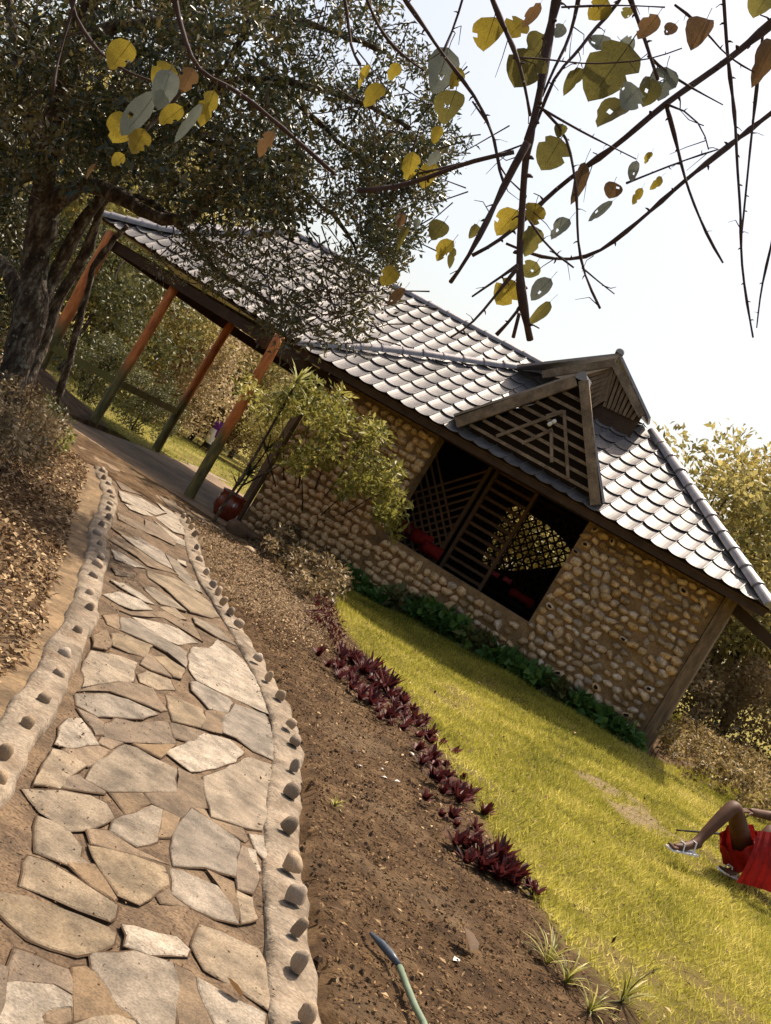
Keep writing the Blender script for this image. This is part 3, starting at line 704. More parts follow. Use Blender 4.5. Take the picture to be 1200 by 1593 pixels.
# fan between arch outline and the rectangle boundary
def rayrect(ang):
    dx, dz = cos(ang), sin(ang); ts = []
    if dx > 1e-6: ts.append((rect[1]-c0[0])/dx)
    if dx < -1e-6: ts.append((rect[0]-c0[0])/dx)
    if dz > 1e-6: ts.append((rect[3]-c0[1])/dz)
    if dz < -1e-6: ts.append((rect[2]-c0[1])/dz)
    t = min(ts); return (c0[0]+dx*t, c0[1]+dz*t)
inner = sorted([(atan2(z-c0[1], s-c0[0]), s, z) for s, z in AR])
corners = [atan2(zz-c0[1], ss-c0[0]) for ss in rect[:2] for zz in rect[2:]]
angs = sorted([a[0] for a in inner]+corners)
def arch_at(ang):
    for i in range(len(inner)):
        a0, s0_, z0_ = inner[i]; a1, s1_, z1_ = inner[(i+1) % len(inner)]
        aa = ang
        if i == len(inner)-1:
            a1 += 2*pi
            if aa < a0: aa += 2*pi
        if a0-1e-9 <= aa <= a1+1e-9:
            t = (aa-a0)/max(1e-6, a1-a0); return (s0_+(s1_-s0_)*t, z0_+(z1_-z0_)*t)
    return (inner[0][1], inner[0][2])
for i in range(len(angs)):
    a0, a1 = angs[i], angs[(i+1) % len(angs)]
    if abs(a0-a1) < 1e-6: continue
    i0, i1, o0, o1 = arch_at(a0), arch_at(a1), rayrect(a0), rayrect(a1)
    b.poly([W(i0[0],TB,i0[1]), W(i1[0],TB,i1[1]), W(o1[0],TB,o1[1]), W(o0[0],TB,o0[1])])
    b.poly([W(i0[0],TB,i0[1]), W(i1[0],TB,i1[1]), W(i1[0],TB+.15,i1[1]), W(i0[0],TB+.15,i0[1])])
    b.poly([W(i0[0],TB+.15,i0[1]), W(i1[0],TB+.15,i1[1]), W(o1[0],TB+.15,o1[1]), W(o0[0],TB+.15,o0[1])])
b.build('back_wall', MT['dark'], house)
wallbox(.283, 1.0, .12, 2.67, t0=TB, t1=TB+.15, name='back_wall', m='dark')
# interior screens: each slat a sub-part of its screen
def screen(name, quad, t, rows_, cols_, wd=.035, m='wood_dark', diag=False, cross=True):
    """quad: s0,s1,z0,z1"""
    s0, s1, z0, z1 = quad; fr = MB()
    for a, b_ in (((s0,z0),(s1,z0)),((s0,z1),(s1,z1)),((s0,z0),(s0,z1)),((s1,z0),(s1,z1))):
        fr.bar(W(a[0],t,a[1]), W(b_[0],t,b_[1]), .05, .05, DEP)
    f = fr.build(name, MT[m], house)
    segs = []
    if diag:
        for k in range(-cols_, cols_*2):
            for sg in (1, -1):
                x0 = s0+(s1-s0)*k/cols_; pts = []
                # clip line x = x0 + sg*(z-z0)
                za, zb = z0, z1
                if sg > 0: lo = max(z0, z0+(s0-x0)); hi = min(z1, z0+(s1-x0))
                else: lo = max(z0, z0+(x0-s1)); hi = min(z1, z0+(x0-s0))
                if hi-lo > .08: segs.append(((x0+sg*(lo-z0), lo), (x0+sg*(hi-z0), hi), sg*.012))
    else:
        for k in range(1, rows_): segs.append(((s0, z0+(z1-z0)*k/rows_), (s1, z0+(z1-z0)*k/rows_), .012))
        if cross:
            for k in range(1, cols_): segs.append(((s0+(s1-s0)*k/cols_, z0), (s0+(s1-s0)*k/cols_, z1), -.014))
    for a, c, dt in segs:
        q = MB(); q.bar(W(a[0],t+dt,a[1]), W(c[0],t+dt,c[1]), .02, wd, DEP) if False else q.bar(W(a[0],t+dt,a[1]), W(c[0],t+dt,c[1]), wd, .018, DEP)
        q.build('slat', MT[m], f)
MT['wood_mid'] = mat('lattice_wood', (.16,.085,.045), (.09,.048,.026), 6, .8, orand=.2)
screen('lattice_screen', (1.75,2.62,.75,2.6), .8, 9, 6, .03, m='wood_mid', diag=True)
screen('slat_screen', (2.68,3.35,.75,2.55), .95, 13, 1, .045, m='wood_mid', cross=False)
sA, zA = ont(735, 905, 3.2); sB, zB = ont(925, 800, 3.2)
screen('lattice_window', (2.0,4.3,1.0,2.6), 3.05, 9, 15, .024, m='wood_dark', diag=True)
screen('lattice_window', (2.0,4.3,1.0,2.6), 2.9, 13, 15, .02, m='wood_dark')

# ------------------------------------------------------------------ roof tiles
def tile_roof(frame, poly, e0, e1, b_ridge, nrow, tw, a0, a1, par, lip=.023, amp=.018):
    """frame(a,b,h)->point. eave height offset e(a) linear from (a0,e0) to (a1,e1); rows lerp to b_ridge. poly CCW clip polygon in (a,b)"""
    nc = int(round((a1-a0)/tw)); cnt = 0
    for j in range(nrow):
        for i in range(nc):
            aL = a0+i*(a1-a0)/nc; w_ = (a1-a0)/nc
            def rb(a, jj):
                e = e0+(e1-e0)*(a-a0)/(a1-a0); return e+(b_ridge-e)*jj/nrow
            K_ = 6; xs = [aL+w_*k/K_ for k in range(K_+1)]
            jit = random.uniform(-.007, .007)
            def hh(k):
                u = abs(2*k/K_-1); return amp*(u**2.2)
            quads = []
            for k in range(K_):
                p = []
                droop = lambda q: -.018*(1-abs(2*q/K_-1)**2)   # lower edge scallops down
                b00 = rb(xs[k], j)+droop(k); b10 = rb(xs[k+1], j)+droop(k+1); b11 = rb(xs[k+1], j+1)+.01; b01 = rb(xs[k], j+1)+.01
                quads.append([(xs[k], b00, hh(k)+lip+jit), (xs[k+1], b10, hh(k+1)+lip+jit), (xs[k+1], b11, hh(k+1)+.002), (xs[k], b01, hh(k)+.002)])
                quads.append([(xs[k], b00, hh(k)+lip+jit-.007), (xs[k+1], b10, hh(k+1)+lip+jit-.007), (xs[k+1], b10, hh(k+1)+lip+jit), (xs[k], b00, hh(k)+lip+jit)])
            # raised seam at left edge
            sw = .006
            quads.append([(aL-sw, rb(aL, j), amp+lip+.010), (aL+sw, rb(aL, j), amp+lip+.010), (aL+sw, rb(aL, j+1), amp+.012), (aL-sw, rb(aL, j+1), amp+.012)])
            quads.append([(aL+sw, rb(aL, j), amp+lip+.010), (aL+sw, rb(aL, j), amp+lip-.01), (aL+sw, rb(aL, j+1), amp-.01), (aL+sw, rb(aL, j+1), amp+.012)])
            quads.append([(aL-sw, rb(aL, j), amp+lip-.01), (aL-sw, rb(aL, j), amp+lip+.010), (aL-sw, rb(aL, j+1), amp+.012), (aL-sw, rb(aL, j+1), amp-.01)])
            b = MB()
            for qd in quads:
                c = qd if poly is None else clip_poly(qd, poly)
                if len(c) >= 3: b.poly([frame(*v) for v in c])
            if b.f:
                b.build('tile', MT['tile'], par, smooth=False); cnt += 1
    return cnt
def frame2(a, bb, h):     # pavilion front slope: a along facade, bb up the slope
    return W(a, EV_T+bb*cos(SL)-h*sin(SL), EV_Z+bb*sin(SL)+h*cos(SL))
HB = 2.95                 # slope length to the apex
AP = 3.33
rb_ = MB()                # decking under the tiles
def deck(frame, pts, th=.03):
    b = MB(); n = len(pts); b.raw([frame(x, y, -.02) for x, y in pts]+[frame(x, y, -.02-th) for x, y in pts], [tuple(range(n)), tuple(range(2*n-1, n-1, -1))]+[(i, n+i, n+(i+1) % n, (i+1) % n) for i in range(n)])
    return b
poly2 = [(S0,-.05),(S1+.02,-.05),(4.15,2.62),(3.5,2.95),(2.9,2.95),(2.2,2.75)]
roof2 = deck(frame2, [(S0,0),(S1,0),(4.15,2.60),(3.5,2.9),(2.9,2.9),(2.2,2.72)]).build('roof', MT['wood_dark'], house)
n2 = tile_roof(frame2, poly2, 0, 0, 3.0, 10, .242, S0-.05, S1+.05, roof2)
# other slopes of the pavilion roof (sides, back) so it is a closed hipped roof
apx = [W(2.55,1.75,4.2), W(4.1,1.7,4.2)]; ap2 = [W(2.55,3.4,4.2), W(4.1,3.4,4.2)]
b = MB()
b.poly([W(S1,EV_T,EV_Z-.03), W(5.6,5.6,EV_Z-.03), ap2[1], frame2(4.15,2.6,-.04)])
b.poly([W(S0,EV_T,EV_Z-.03), frame2(2.2,2.72,-.04), ap2[0], W(S0,5.6,EV_Z-.03)])
b.poly([W(S0,5.6,EV_Z-.03), ap2[0], ap2[1], W(5.6,5.6,EV_Z-.03)])
b.poly([frame2(2.2,2.72,-.045), frame2(4.15,2.6,-.045), ap2[1], ap2[0]])
b.build('roof_slope', MT['cap'], house)
# fascia and rafters
b = MB(); b.bar(W(S0+.05,EV_T+.05,EV_Z-.07), W(S1-.05,EV_T+.05,EV_Z-.07), .03, .09, UP); b.build('fascia', MT['wood_dark'], house)
for k in range(11):
    s = .1+k*.65; q = MB(); q.bar(W(s,EV_T+.07,EV_Z-.07), W(s,.0,EV_Z+.3), .05, .07, UP); q.build('rafter', MT['wood_dark'], house)
# hip caps: overlapping half round sleeves
def caps(pts, r, n, par, name='ridge_cap', m='cap', wob=.0):
    pl = resample(pts, (Vector(pts[0])-Vector(pts[-1])).length/n/1.0)
    L_ = along([Vector(p) for p in pts], n)
    for k in range(n):
        a, b_ = L_[k], L_[k+1]; d = (b_-a).normalized(); b_ = b_+d*.03
        sd = d.cross(UP).normalized(); u = sd.cross(d)
        b = MB(); seg = 8; vs = []
        jw = Vector((random.uniform(-1,1),random.uniform(-1,1),random.uniform(-1,1)))*wob
        for p, rr in ((a+jw, r*1.08), (b_+jw, r*.92)):
            for q in range(seg+1):
                an = -.25+(pi+.5)*q/seg; vs.append(p+sd*cos(an)*rr*1.15+u*sin(an)*rr)
        b.raw(vs, [(q, q+1, seg+2+q, seg+1+q) for q in range(seg)])
        b.raw([vs[q] for q in range(seg+1)], [tuple(range(seg+1))])
        # rolled bead at the joint
        b.raw([vs[q]+(vs[q]-a-jw).normalized()*.006 for q in range(seg+1)]+[vs[q]+d*.02+(vs[q]-a-jw).normalized()*.006 for q in range(seg+1)], [(q, q+1, seg+2+q, seg+1+q) for q in range(seg)])
        b.build(name, MT[m], par, smooth=True)
caps([frame2(S0+.02,.0,.02), frame2(.75,1.25,.05), frame2(2.2,2.72,.03)], .075, 12, house, wob=.006)
caps([frame2(S1-.02,.0,.03), frame2(4.15,2.60,.03)], .085, 11, house, wob=.004)

# ------------------------------------------------------------------ lower gablet with lattice
g1 = empty('gablet', W(3.5,-.5,2.7), None, None); g1.parent = house; g1.matrix_parent_inverse = house.matrix_basis.inverted()
TG = -.50
pL, pA, pR = (2.38,2.73), (3.55,4.0), (4.57,2.70)
def face_bar(a, c, wd, th, t, name, m, par):
    q = MB(); q.bar(W(a[0],t,a[1]), W(c[0],t,c[1]), th, wd, DEP.cross((W(c[0],t,c[1])-W(a[0],t,a[1])).normalized())); return q.build(name, MT[m], par)
face_bar((pL[0],pL[1]), (pA[0]-.04,pA[1]-.06), .14, .04, TG-.03, 'barge_board', 'wood_grey', g1)
face_bar((pA[0]+.05,pA[1]-.02), (pR[0],pR[1]-.02), .13, .045, TG-.04, 'barge_board', 'wood_grey', g1)
q = MB(); q.cur = 0; q.hexa([W(pA[0]-.07,TG-.06,3.97),W(pA[0]+.07,TG-.06,3.97),W(pA[0]+.07,TG+.25,3.97),W(pA[0]-.07,TG+.25,3.97),W(pA[0]-.05,TG-.06,4.06),W(pA[0]+.05,TG-.06,4.06),W(pA[0]+.05,TG+.25,4.06),W(pA[0]-.05,TG+.25,4.06)]); q.build('ridge_end', MT['cap'], g1)
# gablet roof slopes with depth back to the main slope
def slab4(pts, th, name, m, par):
    n_ = (pts[1]-pts[0]).cross(pts[2]-pts[0]).normalized(); b = MB(); b.hexa([p-n_*th/2 for p in pts]+[p+n_*th/2 for p in pts]); return b.build(name, MT[m], par)
slab4([W(2.30,TG-.05,2.80), W(3.55,TG-.05,4.09), W(2.9,1.45,4.09), W(2.22,TG+.25,2.80)], .03, 'roof_slope', 'cap', g1)
slab4([W(3.55,TG-.05,4.09), W(4.64,TG-.05,2.76), W(4.57,TG+.2,2.76), W(2.9,1.45,4.09)], .03, 'roof_slope', 'cap', g1)
b = MB(); b.poly([W(pL[0]+.05,TG+.12,2.62), W(pR[0]-.02,TG+.12,2.62), W(pA[0],TG+.12,3.95)]); b.build('backing', MT['dark'], g1)
def interp(z, a, c): return a[0]+(c[0]-a[0])*(z-a[1])/(c[1]-a[1])
for k in range(8):
    z = 2.80+k*.135
    x0 = interp(z, pL, pA)+.1; x1 = interp(z, pR, pA)-.06
    if x1-x0 > .1: face_bar((x0,z), (x1,z), .042, .02, TG+.02, 'slat', 'wood_grey', g1)
def pxb(x, y): return ont(660+x/4, 580+y/4, TG)
for a, c in (((450,395),(868,240)),((872,235),(897,655)),((610,440),(800,352)),((792,355),(795,557)),((860,240),(760,270))):
    face_bar(pxb(*a), pxb(*c), .04, .022, TG-.003, 'slat', 'wood_grey', g1)
for k in range(2):        # dark shadowed batten framing
    pass
# bulb with socket hanging on the lattice
bx = pxb(800, 318)
blb = empty('lamp_bulb', W(bx[0],TG-.05,bx[1]), 'small white double bulb fixed on the lattice of the lower gablet', 'light bulb')
b = MB(); b.tube([W(bx[0]-.03,TG-.05,bx[1]-.05), W(bx[0]-.015,TG-.05,bx[1]-.025), W(bx[0]+.0,TG-.05,bx[1]+.0)], [.022,.03,.02], 8); b.build('bulb', MT['bulb'], blb, True)
b = MB(); b.tube([W(bx[0]+.0,TG-.05,bx[1]+.0), W(bx[0]+.02,TG-.05,bx[1]+.035), W(bx[0]+.035,TG-.05,bx[1]+.055)], [.018,.03,.018], 8); b.build('socket', MT['bulb'], blb, True)
# metal apron under the gablet, at both eave corners
# ------------------------------------------------------------------ upper gablet
g2 = empty('gablet', W(3.2,1.2,4.2), None, None); g2.parent = house; g2.matrix_parent_inverse = house.matrix_basis.inverted()
TU = 1.15
uL, uA, uR = ont(845,584,TU), ont(962,563,TU), ont(1000,648,TU)
face_bar(uL, (uA[0]-.03,uA[1]-.04), .11, .04, TU-.03, 'barge_board', 'wood_grey', g2)
face_bar((uA[0]+.0,uA[1]-.06), uR, .11, .04, TU-.035, 'barge_board', 'wood_grey', g2)
tl = ont(806,571,TU); ta = ont(966,553,TU); tr = ont(1012,652,TU)
slab4([W(tl[0],TU-.06,tl[1]), W(ta[0],TU-.06,ta[1]), W(ta[0]-.75,3.4,ta[1]), W(tl[0]-.3,TU+1.0,tl[1])], .035, 'roof_slope', 'cap', g2)
slab4([W(ta[0],TU-.06,ta[1]), W(tr[0],TU-.06,tr[1]), W(tr[0]-.12,TU+.5,tr[1]), W(ta[0]-.75,3.4,ta[1])], .035, 'roof_slope', 'cap', g2)
caps([W(ta[0],TU-.1,ta[1]+.01), W(ta[0]-.75,3.4,ta[1]+.01)], .05, 7, g2)
bL = (uL[0]+.1, uL[1]-.08); bA = (uA[0]-.03, uA[1]-.1); bR = (uR[0]-.02, uR[1]+.0); bot = (3.42, 3.98)
b = MB(); b.poly([W(bL[0],TU+.06,bL[1]-.35), W(bR[0],TU+.06,bR[1]-.45), W(bR[0],TU+.06,bR[1]), W(bA[0],TU+.06,bA[1]), W(bL[0],TU+.06,bL[1])]); b.build('backing', MT['wood_dark'], g2)
ridge_mid = bA; foot = ont(945, 620, TU)
for k in range(8):       # boards left of the centre batten, nearly level; right ones running down
    f = k/8
    a = (bL[0]+.25+f*.45, bL[1]+.14-f*.42+f*.02); c_ = (ridge_mid[0]+(foot[0]-ridge_mid[0])*f, ridge_mid[1]-.03+(foot[1]-ridge_mid[1])*f)
    face_bar(a, c_, .05, .02, TU+.02, 'board', 'wood', g2)
    c2 = (ridge_mid[0]+(bR[0]-ridge_mid[0])*(f*.9+.1), ridge_mid[1]+(bR[1]-ridge_mid[1])*(f*.9+.1)); d2 = (foot[0]+(bR[0]-foot[0])*(f)*.9+.02, foot[1]-.12*(1-f)-.1*f)
    face_bar(c2, d2, .045, .02, TU+.015, 'board', 'wood', g2)
face_bar(ridge_mid, (foot[0],foot[1]-.05), .04, .025, TU-.0, 'batten', 'wood', g2)
# corner bracket sticking out at the right eave
b = MB(); b.bar(W(6.55,.05,2.45), W(8.3,-.1,2.02), .12, .14, UP); b.build('beam', MT['wood_dark'], house)

# ------------------------------------------------------------------ VERANDAH
ver = empty('verandah', Vector((-3.6,18.6,0)), 'open verandah with orange log posts and grey wavy tile roof beside the pavilion', 'verandah')
Y1 = radians(20); F1 = Vector((cos(Y1), -sin(Y1), 0)); D1 = Vector((sin(Y1), cos(Y1), 0)); P1 = W(-.22, -.40, 2.62)
def frame1(a, bb, h): return P1+F1*a+D1*(bb*cos(SL)-h*sin(SL))+UP*(bb*sin(SL)+h*cos(SL))
RB = 3.06
poly1 = [(-4.52,.40),(-.0,-.06),(2.6,2.0),(2.6,RB+.02),(-2.66,RB+.02)]
roof1 = deck(frame1, [(-4.45,.44),(-.0,.0),(2.4,2.0),(2.4,RB),(-2.62,RB)]).build('roof', MT['wood_dark'], ver)
n1 = tile_roof(frame1, poly1, .42, -.02-.16, RB, 10, .242, -4.6, 2.3, roof1)
caps([frame1(-4.52,.38,.03), frame1(-3.56,.98,.03), frame1(-2.64,RB,.03)], .085, 14, ver)
caps([frame1(-2.7,RB+.01,.0), frame1(2.3,RB+.01,.0)], .065, 14, ver)
b = MB()  # far slopes
far = [frame1(-4.4,RB*2-.4,0)-UP*(2*(RB-.4)*sin(SL))]
b.poly([frame1(-2.62,RB,-.03), frame1(2.4,RB,-.03), P1+F1*2.4+D1*(5.2), P1+F1*(-4.3)+D1*(5.2)+UP*.2])
b.poly([frame1(-4.45,.44,-.03), frame1(-2.62,RB,-.03), P1+F1*(-4.3)+D1*(5.2)+UP*.2])
b.build('roof_slope', MT['cap'], ver)
# level board ceiling with battens and edge beams
zc = 2.56
A_ = frame1(-4.4,.5,0); B_ = P1.copy()
e0, e1 = Vector((A_.x+.1, A_.y+.1, 2.66)), Vector((B_.x-.05, B_.y+.08, 2.52))
r0 = Vector((-5.95,19.5,2.66)); r1 = Vector((-3.9,21.6,2.58)); r2 = Vector((-2.2,22.8,2.56))
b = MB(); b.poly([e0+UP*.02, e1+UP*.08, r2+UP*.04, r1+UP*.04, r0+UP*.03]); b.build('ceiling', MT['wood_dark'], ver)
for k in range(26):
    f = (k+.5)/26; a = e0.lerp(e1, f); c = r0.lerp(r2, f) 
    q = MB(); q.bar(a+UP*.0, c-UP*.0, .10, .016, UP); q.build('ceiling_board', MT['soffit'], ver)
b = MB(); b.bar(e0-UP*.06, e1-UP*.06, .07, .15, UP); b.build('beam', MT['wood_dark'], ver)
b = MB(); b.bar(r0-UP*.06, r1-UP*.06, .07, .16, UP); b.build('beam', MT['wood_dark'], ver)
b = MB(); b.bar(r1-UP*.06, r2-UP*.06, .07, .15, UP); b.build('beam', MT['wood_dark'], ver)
b = MB(); b.bar(Vector((-2.75,16.9,2.4)), W(.3,.1,2.4), .08, .16, UP); b.build('beam', MT['wood_dark'], ver)
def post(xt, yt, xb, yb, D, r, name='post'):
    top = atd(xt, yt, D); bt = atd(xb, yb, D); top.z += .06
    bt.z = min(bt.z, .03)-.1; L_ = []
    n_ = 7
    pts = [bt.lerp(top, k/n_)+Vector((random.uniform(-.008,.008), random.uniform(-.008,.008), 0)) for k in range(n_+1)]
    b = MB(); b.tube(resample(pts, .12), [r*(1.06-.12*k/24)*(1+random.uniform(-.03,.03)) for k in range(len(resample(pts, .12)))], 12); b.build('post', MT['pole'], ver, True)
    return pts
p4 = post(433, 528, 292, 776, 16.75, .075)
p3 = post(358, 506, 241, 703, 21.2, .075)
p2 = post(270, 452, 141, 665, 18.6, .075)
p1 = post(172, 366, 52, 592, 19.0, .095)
def rail(a, c):
    b = MB(); b.bar(a, c, .05, .11, UP); b.build('rail', MT['mossy'], ver)
ra1 = atd(83, 541, 18.9); rm = atd(178, 592, 18.6); ra3 = atd(275, 640, 21.1)
rail(ra1, rm); rail(rm+Vector((0.001,.001,0)), ra3)

# ------------------------------------------------------------------ things by the corner: pot, rocks, spiky plants
def lathe(b, c, prof, n=18):
    vs = [Vector((c[0]+r*cos(2*pi*k/n), c[1]+r*sin(2*pi*k/n), c[2]+z)) for r, z in prof for k in range(n)]
    b.raw(vs, [(i*n+k, i*n+(k+1) % n, (i+1)*n+(k+1) % n, (i+1)*n+k) for i in range(len(prof)-1) for k in range(n)])
pp = onz(345, 806, 0.02)
pot = empty('plant_pot', pp, 'round red brown glazed pot standing at the left corner of the stone wall', 'plant pot')
b = MB(); lathe(b, pp, [(.0,0),(.12,0),(.17,.06),(.20,.16),(.195,.26),(.17,.34),(.185,.36),(.185,.385),(.16,.385),(.15,.33),(0,.32)]); b.build('bowl', MT['pot'], pot, True)
b = MB()
for k in range(9):
    an = k*.7+.2; z = .12+.13*(k % 2); r = .2
    c = pp+Vector((cos(an)*r, sin(an)*r, z)); n_ = Vector((cos(an), sin(an), 0)); s_ = n_.cross(UP)
    b.poly([c+n_*.004-s_*.015, c+n_*.004-UP*.04, c+n_*.004+s_*.015, c+n_*.004+UP*.04])
tag(b.build('painted_flecks', MT['petal'], pot), kind='stuff')
def rosette(name, base, n, Lr, Wr, m, elev=(.2, 1.3), seed=0, stem=None, par=None, label=None, cat='plant', droop=.3, group=None):
    r = random.Random(seed); root = par or empty(name, base, label, cat, group)
    b = MB(); att = []
    for k in range(n):
        az = r.uniform(0, 2*pi); el = r.uniform(*elev); L_ = Lr*r.uniform(.7, 1.1); w_ = Wr*r.uniform(.8, 1.1)
        h = Vector((cos(az), sin(az), 0)); s_ = Vector((-sin(az), cos(az), 0)); pr = None; c = Vector(base)
        for q in range(4):
            t = q/4; e = el-droop*t*2; d = h*cos(e)+UP*sin(e); nxt = c+d*L_/4
            w0 = w_*(.55+.45*sin(pi*min(1, t*1.6+.1))); w1 = w_*(.55+.45*sin(pi*min(1, (t+.25)*1.6+.1))) if q < 3 else .001
            if q == 2: w1 = w_*.6
            if q == 3: w0 = w_*.6
            b.poly([c-s_*w0/2, c+s_*w0/2, nxt+s_*w1/2, nxt-s_*w1/2]); att.append(r.random() if q == 0 else att[-1]); c = nxt
    me = b.mesh('leaves', MT[m]); a = me.attributes.new('rnd', 'FLOAT', 'FACE'); a.data.foreach_set('value', att)
    link(bpy.data.objects.new('leaves', me), root)
    return root
pc = empty('potted_plant', pp+Vector((0,0,.33)), 'dark strap leaved plant growing in the red brown pot', 'plant')
for dx, dy, h in ((0,0,.35),(.05,.03,.75),(-.05,.04,.15)):
    rosette('leaves', pp+Vector((dx, dy, .33+h)), 12, .36, .035, 'lf_agave', (.2, 1.4), seed=int(h*100), par=pc)
b = MB(); b.tube([pp+Vector((0,0,.3)), pp+Vector((.02,.0,.7)), pp+Vector((.05,.03,1.1))], [.018,.015,.01], 6); b.tube([pp+Vector((.0,0,.5)), pp+Vector((.2,.1,.85)), pp+Vector((.42,.15,1.25))], [.014,.012,.008], 6); b.build('stem', MT['bark'], pc, True)
# rocks
def rock(px, py, r, label, seed, sq=.55, m='rock'):
    p = at(px, py); b = MB(); me = bpy.data.meshes.new('rock'); bm = bmesh.new(); bmesh.ops.create_icosphere(bm, subdivisions=2, radius=1); rr = random.Random(seed)
    ph = [rr.uniform(0, 6) for _ in range(6)]
    for v in bm.verts:
        c = v.co; f = 1+.14*sin(c.x*3+ph[0])+.14*sin(c.y*3.5+ph[1])+.1*sin(c.z*4+ph[2])+.05*sin(c.x*8+ph[3]); v.co = Vector((c.x*r*f, c.y*r*f*.8, c.z*r*f*sq))
    for f in bm.faces: f.smooth = True
    bm.to_mesh(me); bm.free(); me.materials.append(MT[m]); o = link(bpy.data.objects.new('rock', me)); o.location = p+Vector((0, 0, r*sq*.3)); o.rotation_euler = (0, 0, rr.uniform(0, 3)); tag(o, label, 'rock')
rock(366, 830, .17, 'largest brown boulder just in front of the red brown pot', 1, .7)
rock(388, 838, .10, 'small dark rock between the big boulder and the wall corner', 2)
rock(389, 857, .11, 'flat pale topped rock lying on the soil below the boulder', 3, .35, 'kstone')
# tall spiky cordyline behind the shrub
cp = W(.3, -.9, 0); ct = atd(462, 594, 15.5)
cord = empty('cordyline', Vector((cp.x, cp.y, 0)), 'tall yellow green spiky topped plant rising above the shrub under the eave', 'plant')
b = MB(); b.tube([Vector((ct.x,ct.y,0)), Vector((ct.x+.03,ct.y,1.0)), Vector((ct.x,ct.y,ct.z))], [.025,.02,.015], 6); b.build('stem', MT['bark'], cord, True)
rosette('leaves', Vector((ct.x, ct.y, ct.z-.02)), 34, .36, .042, 'lf_spike', (-.3, 1.4), seed=5, par=cord)
rosette('leaves', Vector((ct.x, ct.y, ct.z-.18)), 20, .34, .042, 'lf_spike', (-.6, .5), seed=6, par=cord)

# ------------------------------------------------------------------ shrub against the wall
def px_cloud(polypx, n, D0, D1):
    xs = [p[0] for p in polypx]; ys = [p[1] for p in polypx]; out = []
    while len(out) < n:
        x = rng.uniform(min(xs), max(xs), n*2); y = rng.uniform(min(ys), max(ys), n*2); ok = inpoly(x, y, polypx)
        for a, c in zip(x[ok], y[ok]):
            out.append(atd(a, c, random.uniform(D0, D1))[:])
            if len(out) >= n: break
    return out
def foliage(name, cents, rad, per, L, Wd, m, par, squash=.8, kind=None):
    n = len(cents); rr = [rad*random.uniform(.7, 1.25) for _ in range(n)]
    P, D, Nn, Ls, Ws, rnd = cloud(cents, rr, per, L, Wd, squash)
    o = link(bpy.data.objects.new(name, leaf_mesh(name, P, D, Nn, Ls, Ws, MT[m], rnd=rnd)), par)
    return o
sh_base = at(452, 848)
shrub = empty('flowering_shrub', sh_base, 'loose yellow green shrub growing against the left stone wall panel', 'shrub')
cs = px_cloud([(385,600),(440,590),(520,600),(560,640),(610,680),(615,760),(585,800),(540,790),(520,740),(450,740),(400,660)], 84, 15.1, 16.4)
cs += px_cloud([(590,740),(640,790),(620,850),(590,800)], 12, 15.0, 15.4)
foliage('leaves', cs, .17, 40, .10, .042, 'lf_shrub', shrub)
b = MB(); b0 = Vector(sh_base)
for x, y, D in ((400,650,15.6),(440,640,15.8),(480,660,15.6),(520,680,15.7),(560,700,15.5),(600,760,15.2),(545,760,15.3),(470,720,15.3),(600,700,15.6)):
    e = atd(x, y, D); m_ = b0.lerp(e, .5)+Vector((random.uniform(-.1,.1), 0, .05)); b.tube([b0+Vector((random.uniform(-.06,.06),0,0)), m_, e], [.016,.012,.005], 6)
b.build('stems', MT['bark'], shrub, True)

# low leafy shrubs, hedge, seedlings
def low_patch(name, pts, n, hgt, rad, per, L, Wd, m, label, cat, group=None):
    ctr = at(*pts[len(pts)//2]) if len(pts) < 3 else at(sum(p[0] for p in pts)/len(pts), sum(p[1] for p in pts)/len(pts))
    root = empty(name, ctr, label, cat, group)
    P = [at(x, y) for x, y in pts]; poly = [(p.x, p.y) for p in P]; xs = [p[0] for p in poly]; ys = [p[1] for p in poly]
    c = []; tries = 0
    while len(c) < n and tries < 20000:
        tries += 1; x = random.uniform(min(xs), max(xs)); y = random.uniform(min(ys), max(ys))
        if inpoly(np.array([x]), np.array([y]), poly)[0]: c.append((x, y, H(x, y)+hgt*random.uniform(.15, 1)))
    if not c: c = [(P[0].x, P[0].y, P[0].z+hgt*.5)]
    foliage('leaves', c, rad, per, L, Wd, m, root, squash=.9)
    b = MB()
    for q in c[::3]: b.tube([(q[0]+random.uniform(-.04,.04), q[1], H(q[0], q[1])-.02), q], [.006,.003], 4)
    tag(b.build('stems', MT['twig'], root), kind='stuff')
    return root
low_patch('low_shrub', [(395,845),(440,855),(460,885),(435,895),(405,875)], 26, .34, .11, 45, .065, .036, 'lf_crot', 'small bronze leaved shrub at the foot of the wall near the boulder', 'shrub')
low_patch('low_shrub', [(450,885),(500,895),(535,930),(500,960),(455,920)], 44, .34, .11, 45, .065, .036, 'lf_crot', 'wider bronze leaved shrub where the bed meets the corner of the lawn', 'shrub')
low_patch('low_shrub', [(480,950),(520,955),(520,1010),(490,1000)], 10, .15, .08, 30, .06, .02, 'lf_purple', 'purple brown leafy clump below the wider bronze shrub', 'shrub')
low_patch('hedge', [(1040,1150),(1100,1160),(1180,1200),(1240,1240),(1240,1300),(1150,1275),(1060,1225),(990,1180)], 240, .42, .12, 60, .06, .036, 'lf_hedge', 'low reddish brown hedge right of the pavilion corner', 'hedge')
